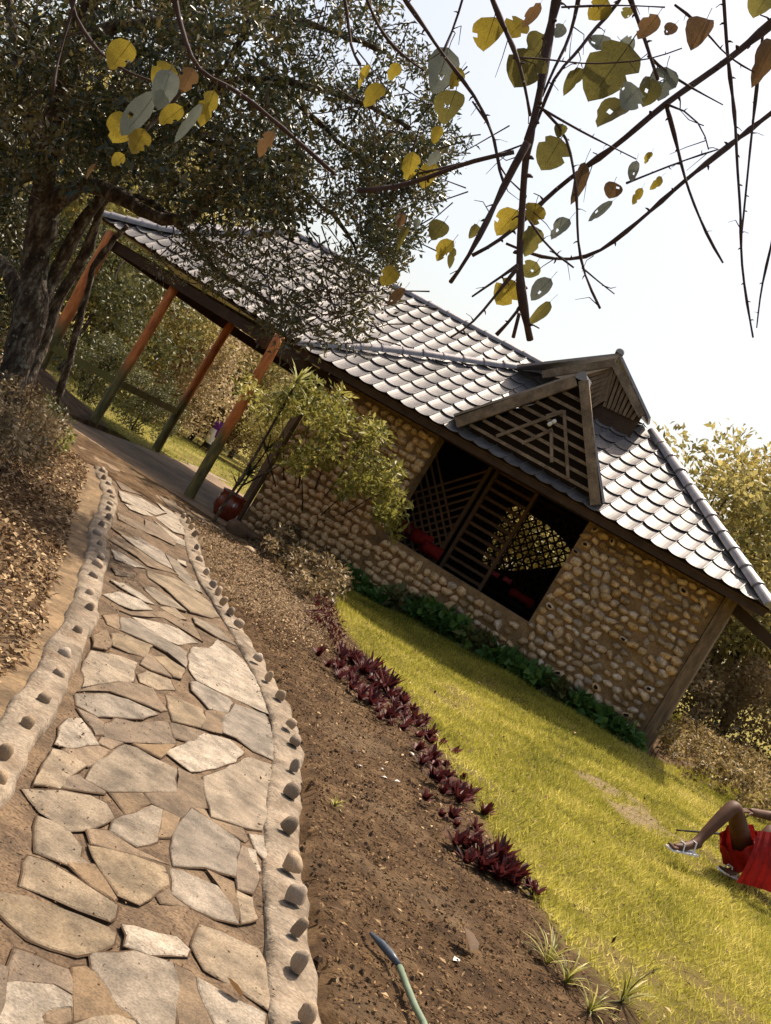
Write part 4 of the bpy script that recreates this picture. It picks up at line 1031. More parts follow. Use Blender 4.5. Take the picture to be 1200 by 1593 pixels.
# dark broad leaf sprig beyond the hedge
sp = at(1062, 1150); spg = empty('leafy_sprig', sp, 'dark broad leaved sprig silhouetted above the brown hedge', 'plant')
sprigpts = [(1063,1112,.05),(1075,1118,.05),(1070,1130,.045),(1085,1125,.06),(1095,1130,.045),(1110,1128,.07),(1103,1140,.05),(1078,1138,.05),(1120,1145,.04),(1058,1122,.05)]
def big_leaf_mesh(name, m, seed, holes=True, asp=.8):
    r = random.Random(seed); b = MB(); nr = 9; rows = []
    curl = r.uniform(.1, .6)*r.choice((1, 1, -1)); fold = r.uniform(.15, .6); tw_ = r.uniform(-.5, .5); tip = r.uniform(.0, .5)
    side = [[1.0]*(nr+1), [1.0]*(nr+1)]
    if holes:
        for _ in range(r.choice((0, 1, 2))):
            sd_, k_ = r.randrange(2), r.randrange(2, nr-1); side[sd_][k_] = r.uniform(.55, .85)
    for i in range(nr+1):
        y = i/nr; w_ = .5*asp*(sin(pi*min(1, y**.8))**.62 if 0 < y < 1 else 0)*(1.08-.35*y*tip); row = []
        for j in range(-3, 4):
            u = j/3; f = side[0][i] if u < 0 else side[1][i]
            x = u*w_*f*(1+r.uniform(-.03, .03)); row.append(Vector((x+.04*sin(y*3+tw_)*y, y, fold*abs(x)-curl*(y-.3)**2*.6+tw_*x*y+.012*sin(y*17+u*2))))
        rows.append(row)
    vs = [v for q in rows for v in q]; hole = set()
    if holes and r.random() < .45: hole = {(r.randrange(2, nr-2), r.randrange(0, 6))}
    fs = [(i*7+j, i*7+j+1, i*7+8+j, i*7+7+j) for i in range(nr) for j in range(6) if (i, j) not in hole]
    b.raw(vs, fs); b.tube([(0, -.3, .07), (0.01, -.12, .02), (0, .02, 0)], [.014, .012, .011], 5)
    b.tube([(0, .02, .004), (.0, .5, -curl*.04*.6+.006), (0, .8, -curl*.25*.6+.006)], [.011, .008, .004], 4)
    return b.mesh(name, MT[m], True)
spm = big_leaf_mesh('leaf', 'lf_dark', 3, False); 
spm.attributes.new('rnd', 'FLOAT', 'POINT')
Dp_ = sp.y
b = MB(); prev = sp
for k, (x, y, s) in enumerate(sprigpts):
    p = atd(x, y, Dp_); o = link(bpy.data.objects.new('leaf', spm), spg); o.location = p; o.scale = (s*1.3, s*1.6, s); o.rotation_euler = (random.uniform(.6, 1.5), random.uniform(-1, 1), random.uniform(-2, 2))
    b.tube([sp, sp.lerp(p, .6)+Vector((0, 0, .03)), p], [.006, .005, .003], 4)
b.build('stem', MT['twig'], spg)
# green seedlings at the wall foot
seeds = [(530,905,.10),(556,905,.09),(600,945,.13),(640,955,.15),(665,965,.15),(690,975,.18),(715,985,.16),(740,1000,.14),(775,1025,.12),(810,1045,.13),(840,1060,.14),(870,1075,.12),(905,1100,.10),(945,1120,.12),(985,1130,.14)]
wheres = ['at its left end by the bronze shrub','second from the left end','below the left end of the window sill','third of the leafy ones under the sill','in the middle under the window','tallest one under the window','right of the tallest one','under the right end of the window','below the wall joint','just right of the wall joint','left part of the right wall panel','middle left of the right wall panel','middle of the right wall panel','right part of the right wall panel','next to the brown hedge']
for k, (x, y, s) in enumerate(seeds):
    s_w = ont(x, y, -.2)[0]; p = W(s_w, -.24, 0); p.z = H(p.x, p.y); rt = empty('seedling', p, 'broad leaved green plant at the wall foot, '+wheres[k], 'plant', 'green plants along the foot of the stone wall')
    s *= 1 if k < 8 else random.uniform(.45, .75)
    cs = [(p.x+random.uniform(-s, s)*1.6, p.y+random.uniform(-.1, .08)-.5*0, p.z+random.uniform(.02, s*1.4)) for _ in range(14)]
    foliage('leaves', cs, .12, 16, .16, .09, 'lf_green' if k % 4 != 3 else 'lf_dark', rt)
# purple clumps
pur = [(545,1030,.16,40),(572,1050,.18,46),(598,1078,.18,46),(622,1100,.13,34),(640,1125,.11,24),(662,1150,.10,22),(668,1185,.10,20),(688,1215,.11,26),(706,1240,.12,26),(700,1275,.09,18),(520,1040,.12,26),(545,1065,.13,28),(572,1092,.13,30),(600,1120,.10,22),(738,1340,.13,26),(765,1352,.17,44),(788,1368,.12,26)]
pw = ['first of the row, beside the bronze shrub','second of the row along the lawn edge','third and fullest of the row','fourth of the row, where the row thins','small one below the full clumps','small one beside pale litter','sparse one at mid bed','middle one on the lawn edge','right one of the mid bed pair','low sparse one under the mid bed pair','bed side companion of the first clump','bed side companion of the second clump','bed side companion of the fullest clump','bed side companion of the thinning end','left one of the lone group low in the bed','largest of the lone group low in the bed','right one of the lone group low in the bed']
for k, (x, y, r_, n) in enumerate(pur):
    p = at(x, y); rt = rosette('purple_plant', p+UP*.01, int(n*1.2), r_*random.uniform(.85,1.25), .042, 'lf_purple', (.3, 1.4), seed=30+k, label='dark red purple leafy clump, '+pw[k], cat='plant', group='purple plants along the lawn edge', droop=.15)
    for dx, dy in ((.09, .05), (-.1, .03), (.02, -.1), (-.06, -.12), (.13, -.04)):
        rosette('x', p+Vector((dx*random.uniform(.8,1.8), dy*random.uniform(.8,1.8), .01)), n//2, r_*random.uniform(.6,1.1), .038, 'lf_purple', (.3, 1.4), seed=60+k, par=rt, droop=.15)
# grass like tufts at the lawn corner
tf = [(850,1500,.22,'left tuft of strappy leaves at the bottom of the bed'),(880,1530,.2,'middle tuft of strappy leaves at the bottom of the bed'),(965,1560,.25,'tall arching tuft at the bottom edge of the lawn'),(915,1575,.18,'low tuft nearest the bottom edge'),(520,1255,.07,'tiny green weed beside the right kerb'),(745,1345,.12,'pale green sprout beside the lone purple group')]
for k, (x, y, s, lb) in enumerate(tf):
    rosette('grass_tuft', at(x, y), 26, s, .012, 'lf_shrub' if k < 5 else 'lf_spike', (.5, 1.5), seed=80+k, label=lb, cat='grass tuft', droop=.5)

# ------------------------------------------------------------------ small things on the bed
hp = [at(x, y, .02)+UP*.02 for x, y in ((618,1512),(628,1540),(642,1575),(655,1600),(668,1660))]
b = MB(); b.tube(resample(hp, .05), .0125, 10); hz = empty('hose', hp[0], 'pale green garden hose end lying on the soil at the bottom', 'hose')
b.build('pipe', MT['hose'], hz, True)
fp = [at(x, y, .02)+UP*.02 for x, y in ((572,1458),(590,1476),(604,1492),(616,1508))]
b = MB(); b.tube(resample(fp, .05), [.006]+[.016]*(len(resample(fp, .05))-2)+[.012], 8); b.build('fitting', MT['hoseblue'], hz, True)
bl = [big_leaf_mesh('leaf', 'lf_brown', 70+i, False, .7) for i in range(3)]
for k, (x, y, s, lb) in enumerate(((725,1488,.16,'large curled dry brown leaf on the soil near the hose'),(372,1556,.07,'small dry orange brown leaf on the pale flagstone at the bottom'),(695,1380,.06,'dry leaf left of the lone purple group'),(505,1418,.07,'dry leaf close beside the right kerb'))):
    p = at(x, y) if k != 1 else onz(x, y, .012)-UP*.018
    o = link(bpy.data.objects.new('fallen_leaf', bl[k % 3])); o.location = p+UP*.03; o.scale = (s, s, s*.8); o.rotation_euler = (.4, .3, k*1.3+.5); tag(o, lb, 'leaf')
b = MB()
for x, y in ((558,1194),(595,1200),(617,1218),(597,1212),(822,1395),(548,1172),(795,1415),(708,1497),(520,968),(640,1175)):
    p = at(x, y)+UP*.012; s = random.uniform(.012, .025); u = Vector((random.uniform(-1,1),random.uniform(-1,1),.2)).normalized()*s; v = u.cross(UP).normalized()*s*.7
    b.poly([p-u, p-v+UP*.006, p+u, p+v+UP*.006])
tag(b.build('fallen_petals', MT['petal']), 'scattered white petals lying on the dark soil', 'petals', kind='stuff')
# stick on lawn
b = MB(); s0_ = at(1050, 1296)+UP*.03; s1_ = at(1165, 1310)+UP*.05; b.tube([s0_, s0_.lerp(s1_, .5)+UP*.01, s1_], [.008, .012, .012], 6); tag(b.build('stick', MT['black'], smooth=True), 'thin dark stick lying on the grass behind the sitting leg', 'stick')

# leaf litter and clods (stuff)
def scatter(poly, n):
    xs = [p[0] for p in poly]; ys = [p[1] for p in poly]; X = rng.uniform(min(xs), max(xs), n*3); Y = rng.uniform(min(ys), max(ys), n*3); ok = inpoly(X, Y, poly)
    return X[ok][:n], Y[ok][:n]
def litter(name, polys, L, label, m='lf_litter', up=.012, on_path=False):
    Px, Py = [], []
    for poly, n in polys:
        x, y = scatter(poly, n); Px.append(x); Py.append(y)
    X = np.concatenate(Px); Y = np.concatenate(Py); ok = ~nearpath(X, Y, .02) | on_path; X = X[ok]; Y = Y[ok]; n = len(X)
    Z = Hn(X, Y)+.018*vnoise(X, Y, 9, 1)+.014*vnoise(X, Y, 22, 2)+.012*vnoise(X, Y, 47, 3)+up*rng.random(n)+.004
    if on_path: Z = .006+up*rng.random(n)
    D = unit(n)*np.array([1, 1, .35]); D /= np.linalg.norm(D, axis=1, keepdims=True); Nn = unit(n)*.5; Nn[:, 2] += 1
    Nn /= np.linalg.norm(Nn, axis=1, keepdims=True)
    r = rng.random(n)**1.5
    o = link(bpy.data.objects.new(name, leaf_mesh(name, np.stack([X, Y, Z], -1), D, Nn, L*(.4+rng.random(n)*1.1), L*.5*(.5+rng.random(n)), MT[m], rnd=r))); tag(o, label, 'leaf litter', kind='stuff')
def gp(pts): return [(at(x, y).x, at(x, y).y) for x, y in pts]
def gp_(pts): return [(at(x, y).x, at(x, y).y) for x, y in pts]
BED = gp([(290,800),(400,845),(470,890),(520,940),(560,1010),(640,1105),(700,1200),(790,1345),(880,1475),(980,1600),(480,1640),(480,1500),(465,1300),(455,1100),(400,1000),(330,890)])
litter('leaf_litter', [(gp([(295,808),(400,850),(520,960),(520,1020),(430,1010),(370,950),(320,880)]), 6500), (BED, 2200)], .032, 'dry leaf scraps strewn over the soil bed beside the path')
LBANK = gp([(-150,650),(0,660),(120,705),(135,730),(100,850),(60,1000),(-60,1130),(-300,1250),(-300,900)])
litter('leaf_litter', [(LBANK, 15000)], .045, 'thick brown leaf litter on the bank left of the path')
litter('soil_crumbs', [(BED, 26000)], .020, 'fine crumbs of dark brown soil covering the bed', 'lf_soil', .010)
litter('fallen_leaves', [(LAWN[:22], 900)], .035, 'a few dry leaves dropped on the lawn', 'lf_litter', .05)
PP_ = [(p.x, p.y) for p in offs(Rs, -.10)]+[(p.x, p.y) for p in offs(Ls_, .12)[::-1]]
litter('path_grit', [(PP_, 5200)], .011, 'crumbs of soil and grit lying in the joints of the path', 'lf_soil', .006, True)
RE_ = [(p.x, p.y) for p in offs(Rs, -.10)]+[(p.x, p.y) for p in offs(Rs, -.17)[::-1]]; LE_ = [(p.x, p.y) for p in offs(Ls_, .10)]+[(p.x, p.y) for p in offs(Ls_, .22)[::-1]]
litter('path_litter', [(RE_, 1600), (LE_, 2600)], .018, 'dark grit and leaf crumbs gathered along both kerbs of the path', 'lf_soil', .02, True)
# clods
cl = MB(); X, Y = scatter(BED, 1500)
for x, y in zip(X, Y):
    r = random.uniform(.005, .018); z = H(x, y); n = 5
    vs = [Vector((x+r*random.uniform(.7,1.3)*cos(2*pi*k/n), y+r*random.uniform(.7,1.3)*sin(2*pi*k/n), z-.01)) for k in range(n)]+[Vector((x+random.uniform(-.3,.3)*r, y, z+r*random.uniform(.6, 1.2)+.012))]
    h_ = r*random.uniform(.35, .7); mid = [Vector((v.x*.35+x*.65+random.uniform(-.2,.2)*r, v.y*.35+y*.65, z+h_+random.uniform(-.15,.15)*r)) for v in vs[:n]]
    cl.raw(vs[:n]+mid, [(k, (k+1) % n, n+(k+1) % n, n+k) for k in range(n)]+[tuple(range(n, 2*n))])
tag(cl.build('soil_clods', MT['soilclod']), 'crumbly lumps of dark soil in the bed', 'soil', kind='stuff')

# ------------------------------------------------------------------ GRASS
def grass(name, poly, n, h, wd, m, label, dens=True, avoid=None):
    xs = [p[0] for p in poly]; ys = [p[1] for p in poly]
    x0, x1, y0, y1 = max(min(xs), -14), min(max(xs), 9), max(min(ys), 3.2), min(max(ys), 48)
    X = rng.uniform(x0, x1, n*4); Y = y0+(y1-y0)*rng.random(n*4)**1.25
    ok = inpoly(X, Y, poly)
    # keep only around the field of view
    ok &= (np.abs(X) < Y*.62+1.2)
    bar = inpoly(X, Y, BARE) & (vnoise(X, Y, 5, 41)+.6*vnoise(X, Y, 17, 42) > -.12); ok &= ~(bar & (rng.random(len(X)) < .85))
    S = (X-O.x)*FAC.x+(Y-O.y)*FAC.y; T = (X-O.x)*DEP.x+(Y-O.y)*DEP.y
    ok &= ~((S > -.2) & (S < 6.8) & (T > -.3) & (T < 5.2))
    X = X[ok]; Y = Y[ok]; kk_ = rng.random(len(X)) < np.clip(1.1-2.2*np.clip(vnoise(X, Y, 2.3, 31)*.6+vnoise(X, Y, 8, 32)*.5-.1, 0, 1), .22, 1)
    X = X[kk_][:n]; Y = Y[kk_][:n]; k = len(X)
    pat = vnoise(X, Y, 1.6, 21)*.5+vnoise(X, Y, 6, 22)*.5
    Z = Hn(X, Y)+.025*vnoise(X, Y, 3, 4)-.008
    D = unit(k)*.75; D[:, 2] = np.abs(D[:, 2])*.4+.45+.35*rng.random(k); D /= np.linalg.norm(D, axis=1, keepdims=True)
    hh = h*(.5+.9*rng.random(k))*(1+.45*pat)
    sc = 1+Y*.02
    wn_ = vnoise(X, Y, 2.3, 31)*.6+vnoise(X, Y, 8, 32)*.5
    keep = rng.random(k) < np.clip(1.15-1.6*np.clip(wn_-.12, 0, 1), .25, 1)
    me = blade_mesh(name, np.stack([X, Y, Z], -1), D, unit(k), hh, wd*sc*(.7+.6*rng.random(k)), MT[m], rnd=.42+.55*pat+.5*wn_+.6*(rng.random(k)-.5))
    if False: pass
    tag(link(bpy.data.objects.new(name, me)), label, 'grass', kind='stuff')
grass('lawn_grass', LAWN, 330000, .06, .0065, 'grass', 'short yellow green lawn grass sloping below the pavilion wall')
grass('lawn_grass', FARLAWN, 40000, .07, .014, 'grass_far', 'sunlit grass behind the verandah floor')

# ------------------------------------------------------------------ BIG TREE at left
tb = atd(-12, 670, 12.3); tb.z = H(tb.x, tb.y)-.15
tree = empty('old_tree', tb, 'large gnarled lichen spotted tree at the left whose crown hangs over the roof', 'tree')
b = MB()
def limb(pts, r0, r1, n=10, wob=.02):
    P = [p if isinstance(p, Vector) else atd(*p) for p in pts]; Rr = []; Q = resample(P, .12); Q = smooth(Q, 3)
    for i in range(len(Q)):
        Q[i] = Q[i]+Vector((random.uniform(-1,1), random.uniform(-1,1), random.uniform(-1,1)))*wob*.8; f = i/max(1, len(Q)-1)
        Rr.append((r0+(r1-r0)*f)*(1+.12*sin(i*.9)+random.uniform(-.08, .08)))
    b.tube(Q, Rr, n); return Q
t0 = Vector((tb.x, tb.y, tb.z))
main = limb([t0, (20,590,12.3), (44,505,12.3), (54,420,12.3), (66,340,12.2), (72,250,12.0), (95,160,11.8), (120,60,11.5), (160,-60,11.2)], .175, .085, 14)
limb([(40,520,12.35), (80,440,12.5), (118,365,12.4), (158,300,12.2)], .085, .055)
l2 = limb([(75,330,12.2), (110,290,12.0), (150,285,11.8), (185,305,11.6), (235,340,11.4), (290,350,11.2), (330,300,11.1), (380,260,11.0), (470,240,10.9)], .10, .03)
limb([(50,500,12.4), (15,420,12.6), (-30,380,12.8)], .11, .07)
limb([(68,260,12.1), (30,275,12.2), (-30,310,12.4)], .07, .05)
limb([(85,640,15.5), (110,560,15.4), (128,480,15.3), (150,400,15.2), (200,350,15)], .05, .035)
limb([(15,650,13.4), (62,550,13.6), (92,460,13.6), (140,385,13.4), (165,300,13.2), (230,200,13)], .085, .04)
limb([(165,300,12.1), (230,310,11.7), (300,370,11.2), (345,430,10.8), (420,470,10.5)], .05, .018)
limb([(72,250,12.0), (40,150,12.3), (20,40,12.5), (0,-60,12.6)], .10, .05)
limb([(95,160,11.8), (180,150,11.6), (260,190,11.4), (340,130,11.2), (430,120,11.0), (540,150,10.8), (640,200,10.7)], .075, .02)
limb([(120,60,11.5), (230,30,11.4), (350,60,11.3), (420,20,11.2), (520,50,11.1), (600,80,11)], .07, .02)
limb([(260,190,11.4), (360,230,11.2), (470,300,11), (520,330,10.9), (560,400,10.8)], .045, .012)
limb([(430,120,11.0), (480,180,11), (560,250,10.9), (640,280,10.8), (690,250,10.8)], .035, .010)
limb([(400,-40,11.0), (380,60,11), (330,130,11), (300,180,11)], .04, .015)
lims = None
trunk = b.build('trunk', MT['bark'], tree, True)
# lichen patches
b = MB()
for k in range(260):
    i = random.randrange(0, min(70, len(main)-2)); p = main[i]; f = i/len(main); r = (.175-.08*f)*1.05
    an = random.uniform(pi, 2*pi); d = (main[i+1]-p).normalized(); x = d.orthogonal().normalized(); y = d.cross(x)
    nrm = (Vector((cos(an), sin(an), 0))-d*Vector((cos(an), sin(an), 0)).dot(d)).normalized(); c = p+nrm*r; u = nrm.cross(d).normalized(); s = random.uniform(.005, .02)
    b.poly([c+(u*cos(2*pi*q/6)+d*sin(2*pi*q/6)*1.3)*s*random.uniform(.6,1.2)+nrm*.004 for q in range(6)])
tag(b.build('lichen', MT['lichen'], tree), kind='stuff')
tw = MB()
def crown(name, polypx, n, D0, D1, rad, per, L, Wd, m, twn=.35):
    c = px_cloud(polypx, n, D0, D1); foliage(name, c, rad, per, L, Wd, m, tree)
    for q in c:
        if random.random() < twn:
            q = Vector(q); e = q+Vector((random.uniform(-.5,.5), random.uniform(-.3,.3), random.uniform(-.1,.55))); tw.tube([e, e.lerp(q, .5)+Vector((0,0,random.uniform(-.05,.05))), q], [.007,.005,.002], 5, cap=False)
crown('crown', [(-60,-60),(430,-60),(450,120),(470,200),(465,300),(455,345),(400,360),(330,345),(290,320),(240,325),(180,270),(110,300),(60,270),(-60,330)], 430, 9.8, 14.5, .24, 75, .088, .034, 'lf_tree', .5)
crown('crown', [(-60,250),(60,300),(60,480),(-60,600)], 90, 13.5, 15, .3, 80, .085, .03, 'lf_tree')
crown('crown', [(430,-60),(640,-60),(640,60),(700,150),(735,235),(690,290),(650,330),(630,400),(600,425),(570,400),(540,360),(490,330),(470,250)], 165, 9.8, 12.5, .17, 62, .070, .024, 'lf_tree', .6)
crown('crown', [(560,200),(700,240),(640,380),(600,410),(550,330)], 50, 10, 11.5, .17, 60, .065, .024, 'lf_tree', .6)
crown('crown', [(470,395),(540,390),(590,440),(600,480),(560,520),(500,540),(430,540),(400,500),(440,440)], 50, 9.9, 10.9, .18, 46, .068, .022, 'lf_hang', .7)
crown('crown', [(270,350),(400,360),(470,400),(440,440),(380,460),(330,440),(280,400)], 40, 10.2, 11.4, .17, 48, .062, .021, 'lf_hang', .5)
crown('crown', [(230,400),(290,410),(290,445),(250,430)], 8, 11, 11.4, .12, 30, .05, .016, 'lf_hang', .9)
tag(tw.build('twigs', MT['twig'], tree), kind='stuff')

# ------------------------------------------------------------------ background trees
def tree_variant(seed, m, Hh, Rr, trunk_h, leafL, nclump, per):
    r = random.Random(seed); c = []; rad = []
    for k in range(nclump):
        u = Vector((r.gauss(0, 1), r.gauss(0, 1), r.gauss(0, 1))).normalized(); f = r.random()**.5
        c.append((u.x*Rr*f*r.uniform(.8, 1.15), u.y*Rr*f, trunk_h+(Hh-trunk_h)*(.5+.5*u.z*f))); rad.append(Rr*.22*r.uniform(.7, 1.3))
    P, D, Nn, Ls, Ws, rnd = cloud(c, rad, per, leafL, leafL*.55)
    cm = leaf_mesh('crown', P, D, Nn, Ls, Ws, MT[m], rnd=rnd)
    b = MB(); b.tube([(0,0,-.3), (.05*Hh*r.uniform(-1,1), 0, trunk_h), (0,0,Hh*.8)], [Hh*.024, Hh*.016, Hh*.005], 7)
    for q in c[::6]: b.tube([(0,0,trunk_h*.7+.2*r.random()), q], [Hh*.005, Hh*.0015], 5, cap=False)
    return cm, b.mesh('trunk', MT['bark'], True)
VAR = [tree_variant(1,'lf_bg',5.5,2.6,.6,.14,90,130), tree_variant(2,'lf_dry',4.8,2.6,.4,.13,90,130), tree_variant(3,'lf_bg',7.5,3.2,1.2,.18,90,120), tree_variant(4,'lf_gold',6,2.4,.7,.12,90,130), tree_variant(5,'lf_dark',3.4,1.7,.3,.12,50,110), tree_variant(6,'lf_dry',2.2,1.5,.1,.11,40,110)]
def place_tree(v, x, y, z, s, rz, label, group, name='tree', cat='tree'):
    e = empty(name, (x, y, z), label, cat, group)
    for nm_, me in (('crown', VAR[v][0]), ('trunk', VAR[v][1])):
        o = bpy.data.objects.new(nm_, me); COL.objects.link(o); o.parent = e
    e.scale = (s, s, s*random.uniform(.9, 1.1)); e.rotation_euler = (0, 0, rz)
BT = [ # px x, px y of base, distance, variant, scale, label
(100,560,30,4,1.3,'dark bushy shrub between the two leftmost posts'),
(150,560,38,0,1.2,'green tree behind the leftmost verandah post'),
(60,480,42,2,1.2,'tall green tree far left behind the trunk'),
(200,560,44,2,1.1,'tall green tree behind the second post from the left'),
(225,615,44,5,1.4,'pale dry bush low between the second and third posts'),
(260,590,40,1,1.15,'dry brown tree between the second and third posts'),
(300,600,48,0,1.35,'green tree behind the third post'),
(330,620,52,1,1.2,'dry brown tree above the walking person'),
(280,625,50,5,1.3,'dry pale bush left of the walking person'),
(370,650,52,1,1.3,'dry brown tree between the third and fourth posts'),
(400,640,60,0,1.4,'green tree behind the right hand post'),
(215,650,25,4,.45,'small dark round shrub beside the second post'),
(425,715,34,0,.5,'yellow green bush right of the right hand post'),
(450,690,50,1,1.2,'dry tree behind the yellow green shrub'),
(440,640,70,2,1.3,'tall far tree under the eave'),
(120,640,26,4,.6,'dark low shrub at the back of the cement floor'),
(30,560,36,4,1.4,'dark shrub far left beyond the bank'),
(-60,600,34,2,1.1,'tall tree at the far left edge'),
(160,500,60,2,1.6,'tallest far tree above the railing'),
(340,560,75,2,1.7,'far green tree near the hill')]
for k, (x, y, D, v, s, lb) in enumerate(BT):
    p = atd(x, y, D); place_tree(v, p.x, p.y, H(p.x, p.y)-.1, s, random.uniform(0, 6), lb, 'trees and bushes behind the verandah', 'tree' if v in (0,1,2,3) else 'bush', 'tree' if v in (0,1,2,3) else 'bush')
RT = [(5.6,24,0,1.12,'green brown tree starting just right of the roof peak'),(7.6,25,3,1.12,'golden leaved tree nearest the right hip of the roof'),(10.3,26,3,1.2,'golden leaved tree at the right edge of the photo'),(10.2,31,2,.95,'taller green tree behind the golden trees'),
(13.5,34,2,.85,'green tree at the right edge behind the golden one'),(8.9,21.5,5,1.1,'dry bush under the golden trees'),(11.5,24.5,5,1.35,'pale dry bush at the right edge beside the lawn'),(7.3,22.5,5,.95,'dry shrub just right of the pavilion corner'),(12.5,30,1,1.1,'dry tree far right'),(6.6,25,1,.75,'small dry tree filling the gap behind the right roof corner'),
(3.0,30,3,1.0,'yellow tree whose top shows above the roof ridge')]
for x, y, v, s, lb in RT: place_tree(v, x, y, H(x, y)-.1, s, random.uniform(0, 6), lb, 'trees right of and behind the pavilion', 'tree' if v < 4 else 'bush', 'tree' if v < 4 else 'bush')
# greenery seen through the pavilion window
gw = atd(830, 860, 30); place_tree(0, gw.x, gw.y, H(gw.x, gw.y), .8, 1, 'green bush glimpsed through the arched back window', None, 'bush', 'bush')
# near shrubs on the left bank
low_patch('bank_shrub', [(-40,640),(40,650),(75,680),(60,740),(0,760),(-60,720)], 60, .35, .13, 60, .05, .026, 'lf_crot', 'dull bronze shrub on the bank below the tree trunk', 'shrub')
low_patch('bank_shrub', [(40,640),(80,650),(95,690),(60,690)], 14, .3, .12, 50, .05, .026, 'lf_dark', 'dark shrub between the tree trunk and the cement floor', 'shrub')
low_patch('white_flower_plant', [(85,690),(105,690),(110,712),(88,716)], 6, .22, .07, 26, .06, .035, 'lf_spike', 'small plant with pale blossoms on the bank above the path end', 'plant')

# ------------------------------------------------------------------ far hill
b = MB(); hx = np.linspace(-180, 60, 50)
rows = []
for yy, f in ((115,0),(150,.45),(190,.85),(230,1.0),(300,.7)):
    rows.append([Vector((x, yy, -2+f*(17+5*sin(x*.03+1)+2.5*sin(x*.11)))) for x in hx])
for i in range(4):
    for k in range(49): b.poly([rows[i][k], rows[i][k+1], rows[i+1][k+1], rows[i+1][k]])
MT['hill'] = mat('far_hill', (.22,.19,.10), (.13,.125,.06), .35, .95, 1.2, .9)
tag(b.build('hills', MT['hill'], smooth=True), 'pale bushy hillside seen far behind the verandah', kind='structure')

# ------------------------------------------------------------------ RED CUSHIONS inside
def cushion(x, y, t, w_, h_, label, m='red'):
    s, z = ont(x, y, t); b = MB(); vs = []; nu, nv = 8, 6
    for i in range(nu+1):
        for j in range(nv+1):
            u, v = i/nu*2-1, j/nv*2-1; k = (1-u**4)*(1-v**4); vs.append(W(s+u*w_/2, t-.02-.09*k, z+v*h_/2))
    b.raw(vs, [(i*(nv+1)+j, (i+1)*(nv+1)+j, (i+1)*(nv+1)+j+1, i*(nv+1)+j+1) for i in range(nu) for j in range(nv)])
    b.poly([W(s-w_/2,t-.02,z-h_/2), W(s+w_/2,t-.02,z-h_/2), W(s+w_/2,t-.02,z+h_/2), W(s-w_/2,t-.02,z+h_/2)])
    tag(b.build('cushion', MT[m], smooth=True), label, 'cushion')
cushion(634, 822, .9, .34, .20, 'red patterned cushion at the left end behind the window sill')
cushion(656, 838, .8, .36, .20, 'middle red patterned cushion left behind the window sill')
cushion(672, 856, .7, .34, .18, 'lowest red patterned cushion left behind the window sill')
cushion(770, 893, 2.0, .16, .08, 'left one of two pink cloths inside the pavilion', 'pink')
cushion(790, 903, 2.0, .14, .08, 'right one of two pink cloths inside the pavilion', 'pink')
cushion(812, 930, 1.4, .4, .12, 'dim red cushion on the right inside the pavilion')

# ------------------------------------------------------------------ PEOPLE
def skin_body(name, verts, edges, radii, m, parent, levels=2, root=0):
    me = bpy.data.meshes.new(name); me.from_pydata([tuple(v) for v in verts], edges, [])
    o = bpy.data.objects.new(name, me); COL.objects.link(o)
    md = o.modifiers.new('skin', 'SKIN'); md.use_smooth_shade = True; md.branch_smoothing = .6
    for i, r in enumerate(radii):
        sv = me.skin_vertices[0].data[i]; sv.radius = r if isinstance(r, tuple) else (r, r); sv.use_root = (i == root)
    ss = o.modifiers.new('sub', 'SUBSURF'); ss.levels = levels; ss.render_levels = levels
    dg = bpy.context.evaluated_depsgraph_get(); dg.update(); ev = o.evaluated_get(dg); nm2 = bpy.data.meshes.new_from_object(ev)
    nm2.materials.clear(); nm2.materials.append(MT[m]); nm2.polygons.foreach_set('use_smooth', [True]*len(nm2.polygons))
    bpy.data.objects.remove(o); r_ = bpy.data.objects.new(name, nm2); return link(r_, parent)
# sitting person at the right edge
gz = H(3.7, 9.6); 
per = empty('person', (4.0, 9.75, gz), 'person sitting on the lawn, knees up, in bright red shorts and sandals', 'person')
def P(x, y, D): return atd(x, y, D)
pel = Vector((4.02, 9.85, gz+.20))
hipA = pel+Vector((-.10, -.08, .0)); kneeA = P(1143,1252,9.42); ankA = P(1082,1312,9.22); heelA = P(1086,1322,9.2); ballA = P(1062,1318,9.12); toeA = P(1047,1316,9.08)
hipB = pel+Vector((.05, .12, .0)); kneeB = P(1203,1288,9.95); ankB = P(1152,1350,9.75); ballB = P(1134,1358,9.6); toeB = P(1126,1352,9.55)
sp1 = pel+Vector((.12, .06, .22)); ch = pel+Vector((.28, .1, .46)); nk = pel+Vector((.36, .1, .62)); hd = pel+Vector((.36, .08, .74)); hd2 = pel+Vector((.35, .06, .88))
shA = ch+Vector((-.08, -.16, .08)); elA = P(1192,1268,9.72); haA = P(1166,1262,9.5)
shB = ch+Vector((.1, .18, .08)); elB = shB+Vector((.22, .1, -.26)); haB = pel+Vector((.55, .2, -.14))
verts = [pel, sp1, ch, nk, hd, hd2, hipA, kneeA, ankA, ballA, toeA, hipB, kneeB, ankB, ballB, toeB, shA, elA, haA, shB, elB, haB, kneeA.lerp(ankA, .35), hipA.lerp(kneeA, .5), heelA, kneeB.lerp(ankB,.35)]
edges = [(0,1),(1,2),(2,3),(3,4),(4,5),(0,6),(6,23),(23,7),(7,22),(22,8),(8,9),(9,10),(0,11),(11,12),(12,25),(25,13),(13,14),(14,15),(2,16),(16,17),(17,18),(2,19),(19,20),(20,21),(8,24)]
radii = [(.15,.12),(.125,.10),(.15,.11),.055,.085,.075,.095,.062,.038,.035,.02,.095,.062,.038,.035,.02,.055,.04,.03,.055,.04,.03,.056,.085,.028,.056]
skin_body('body', verts, edges, radii, 'skin', per)
b = MB()
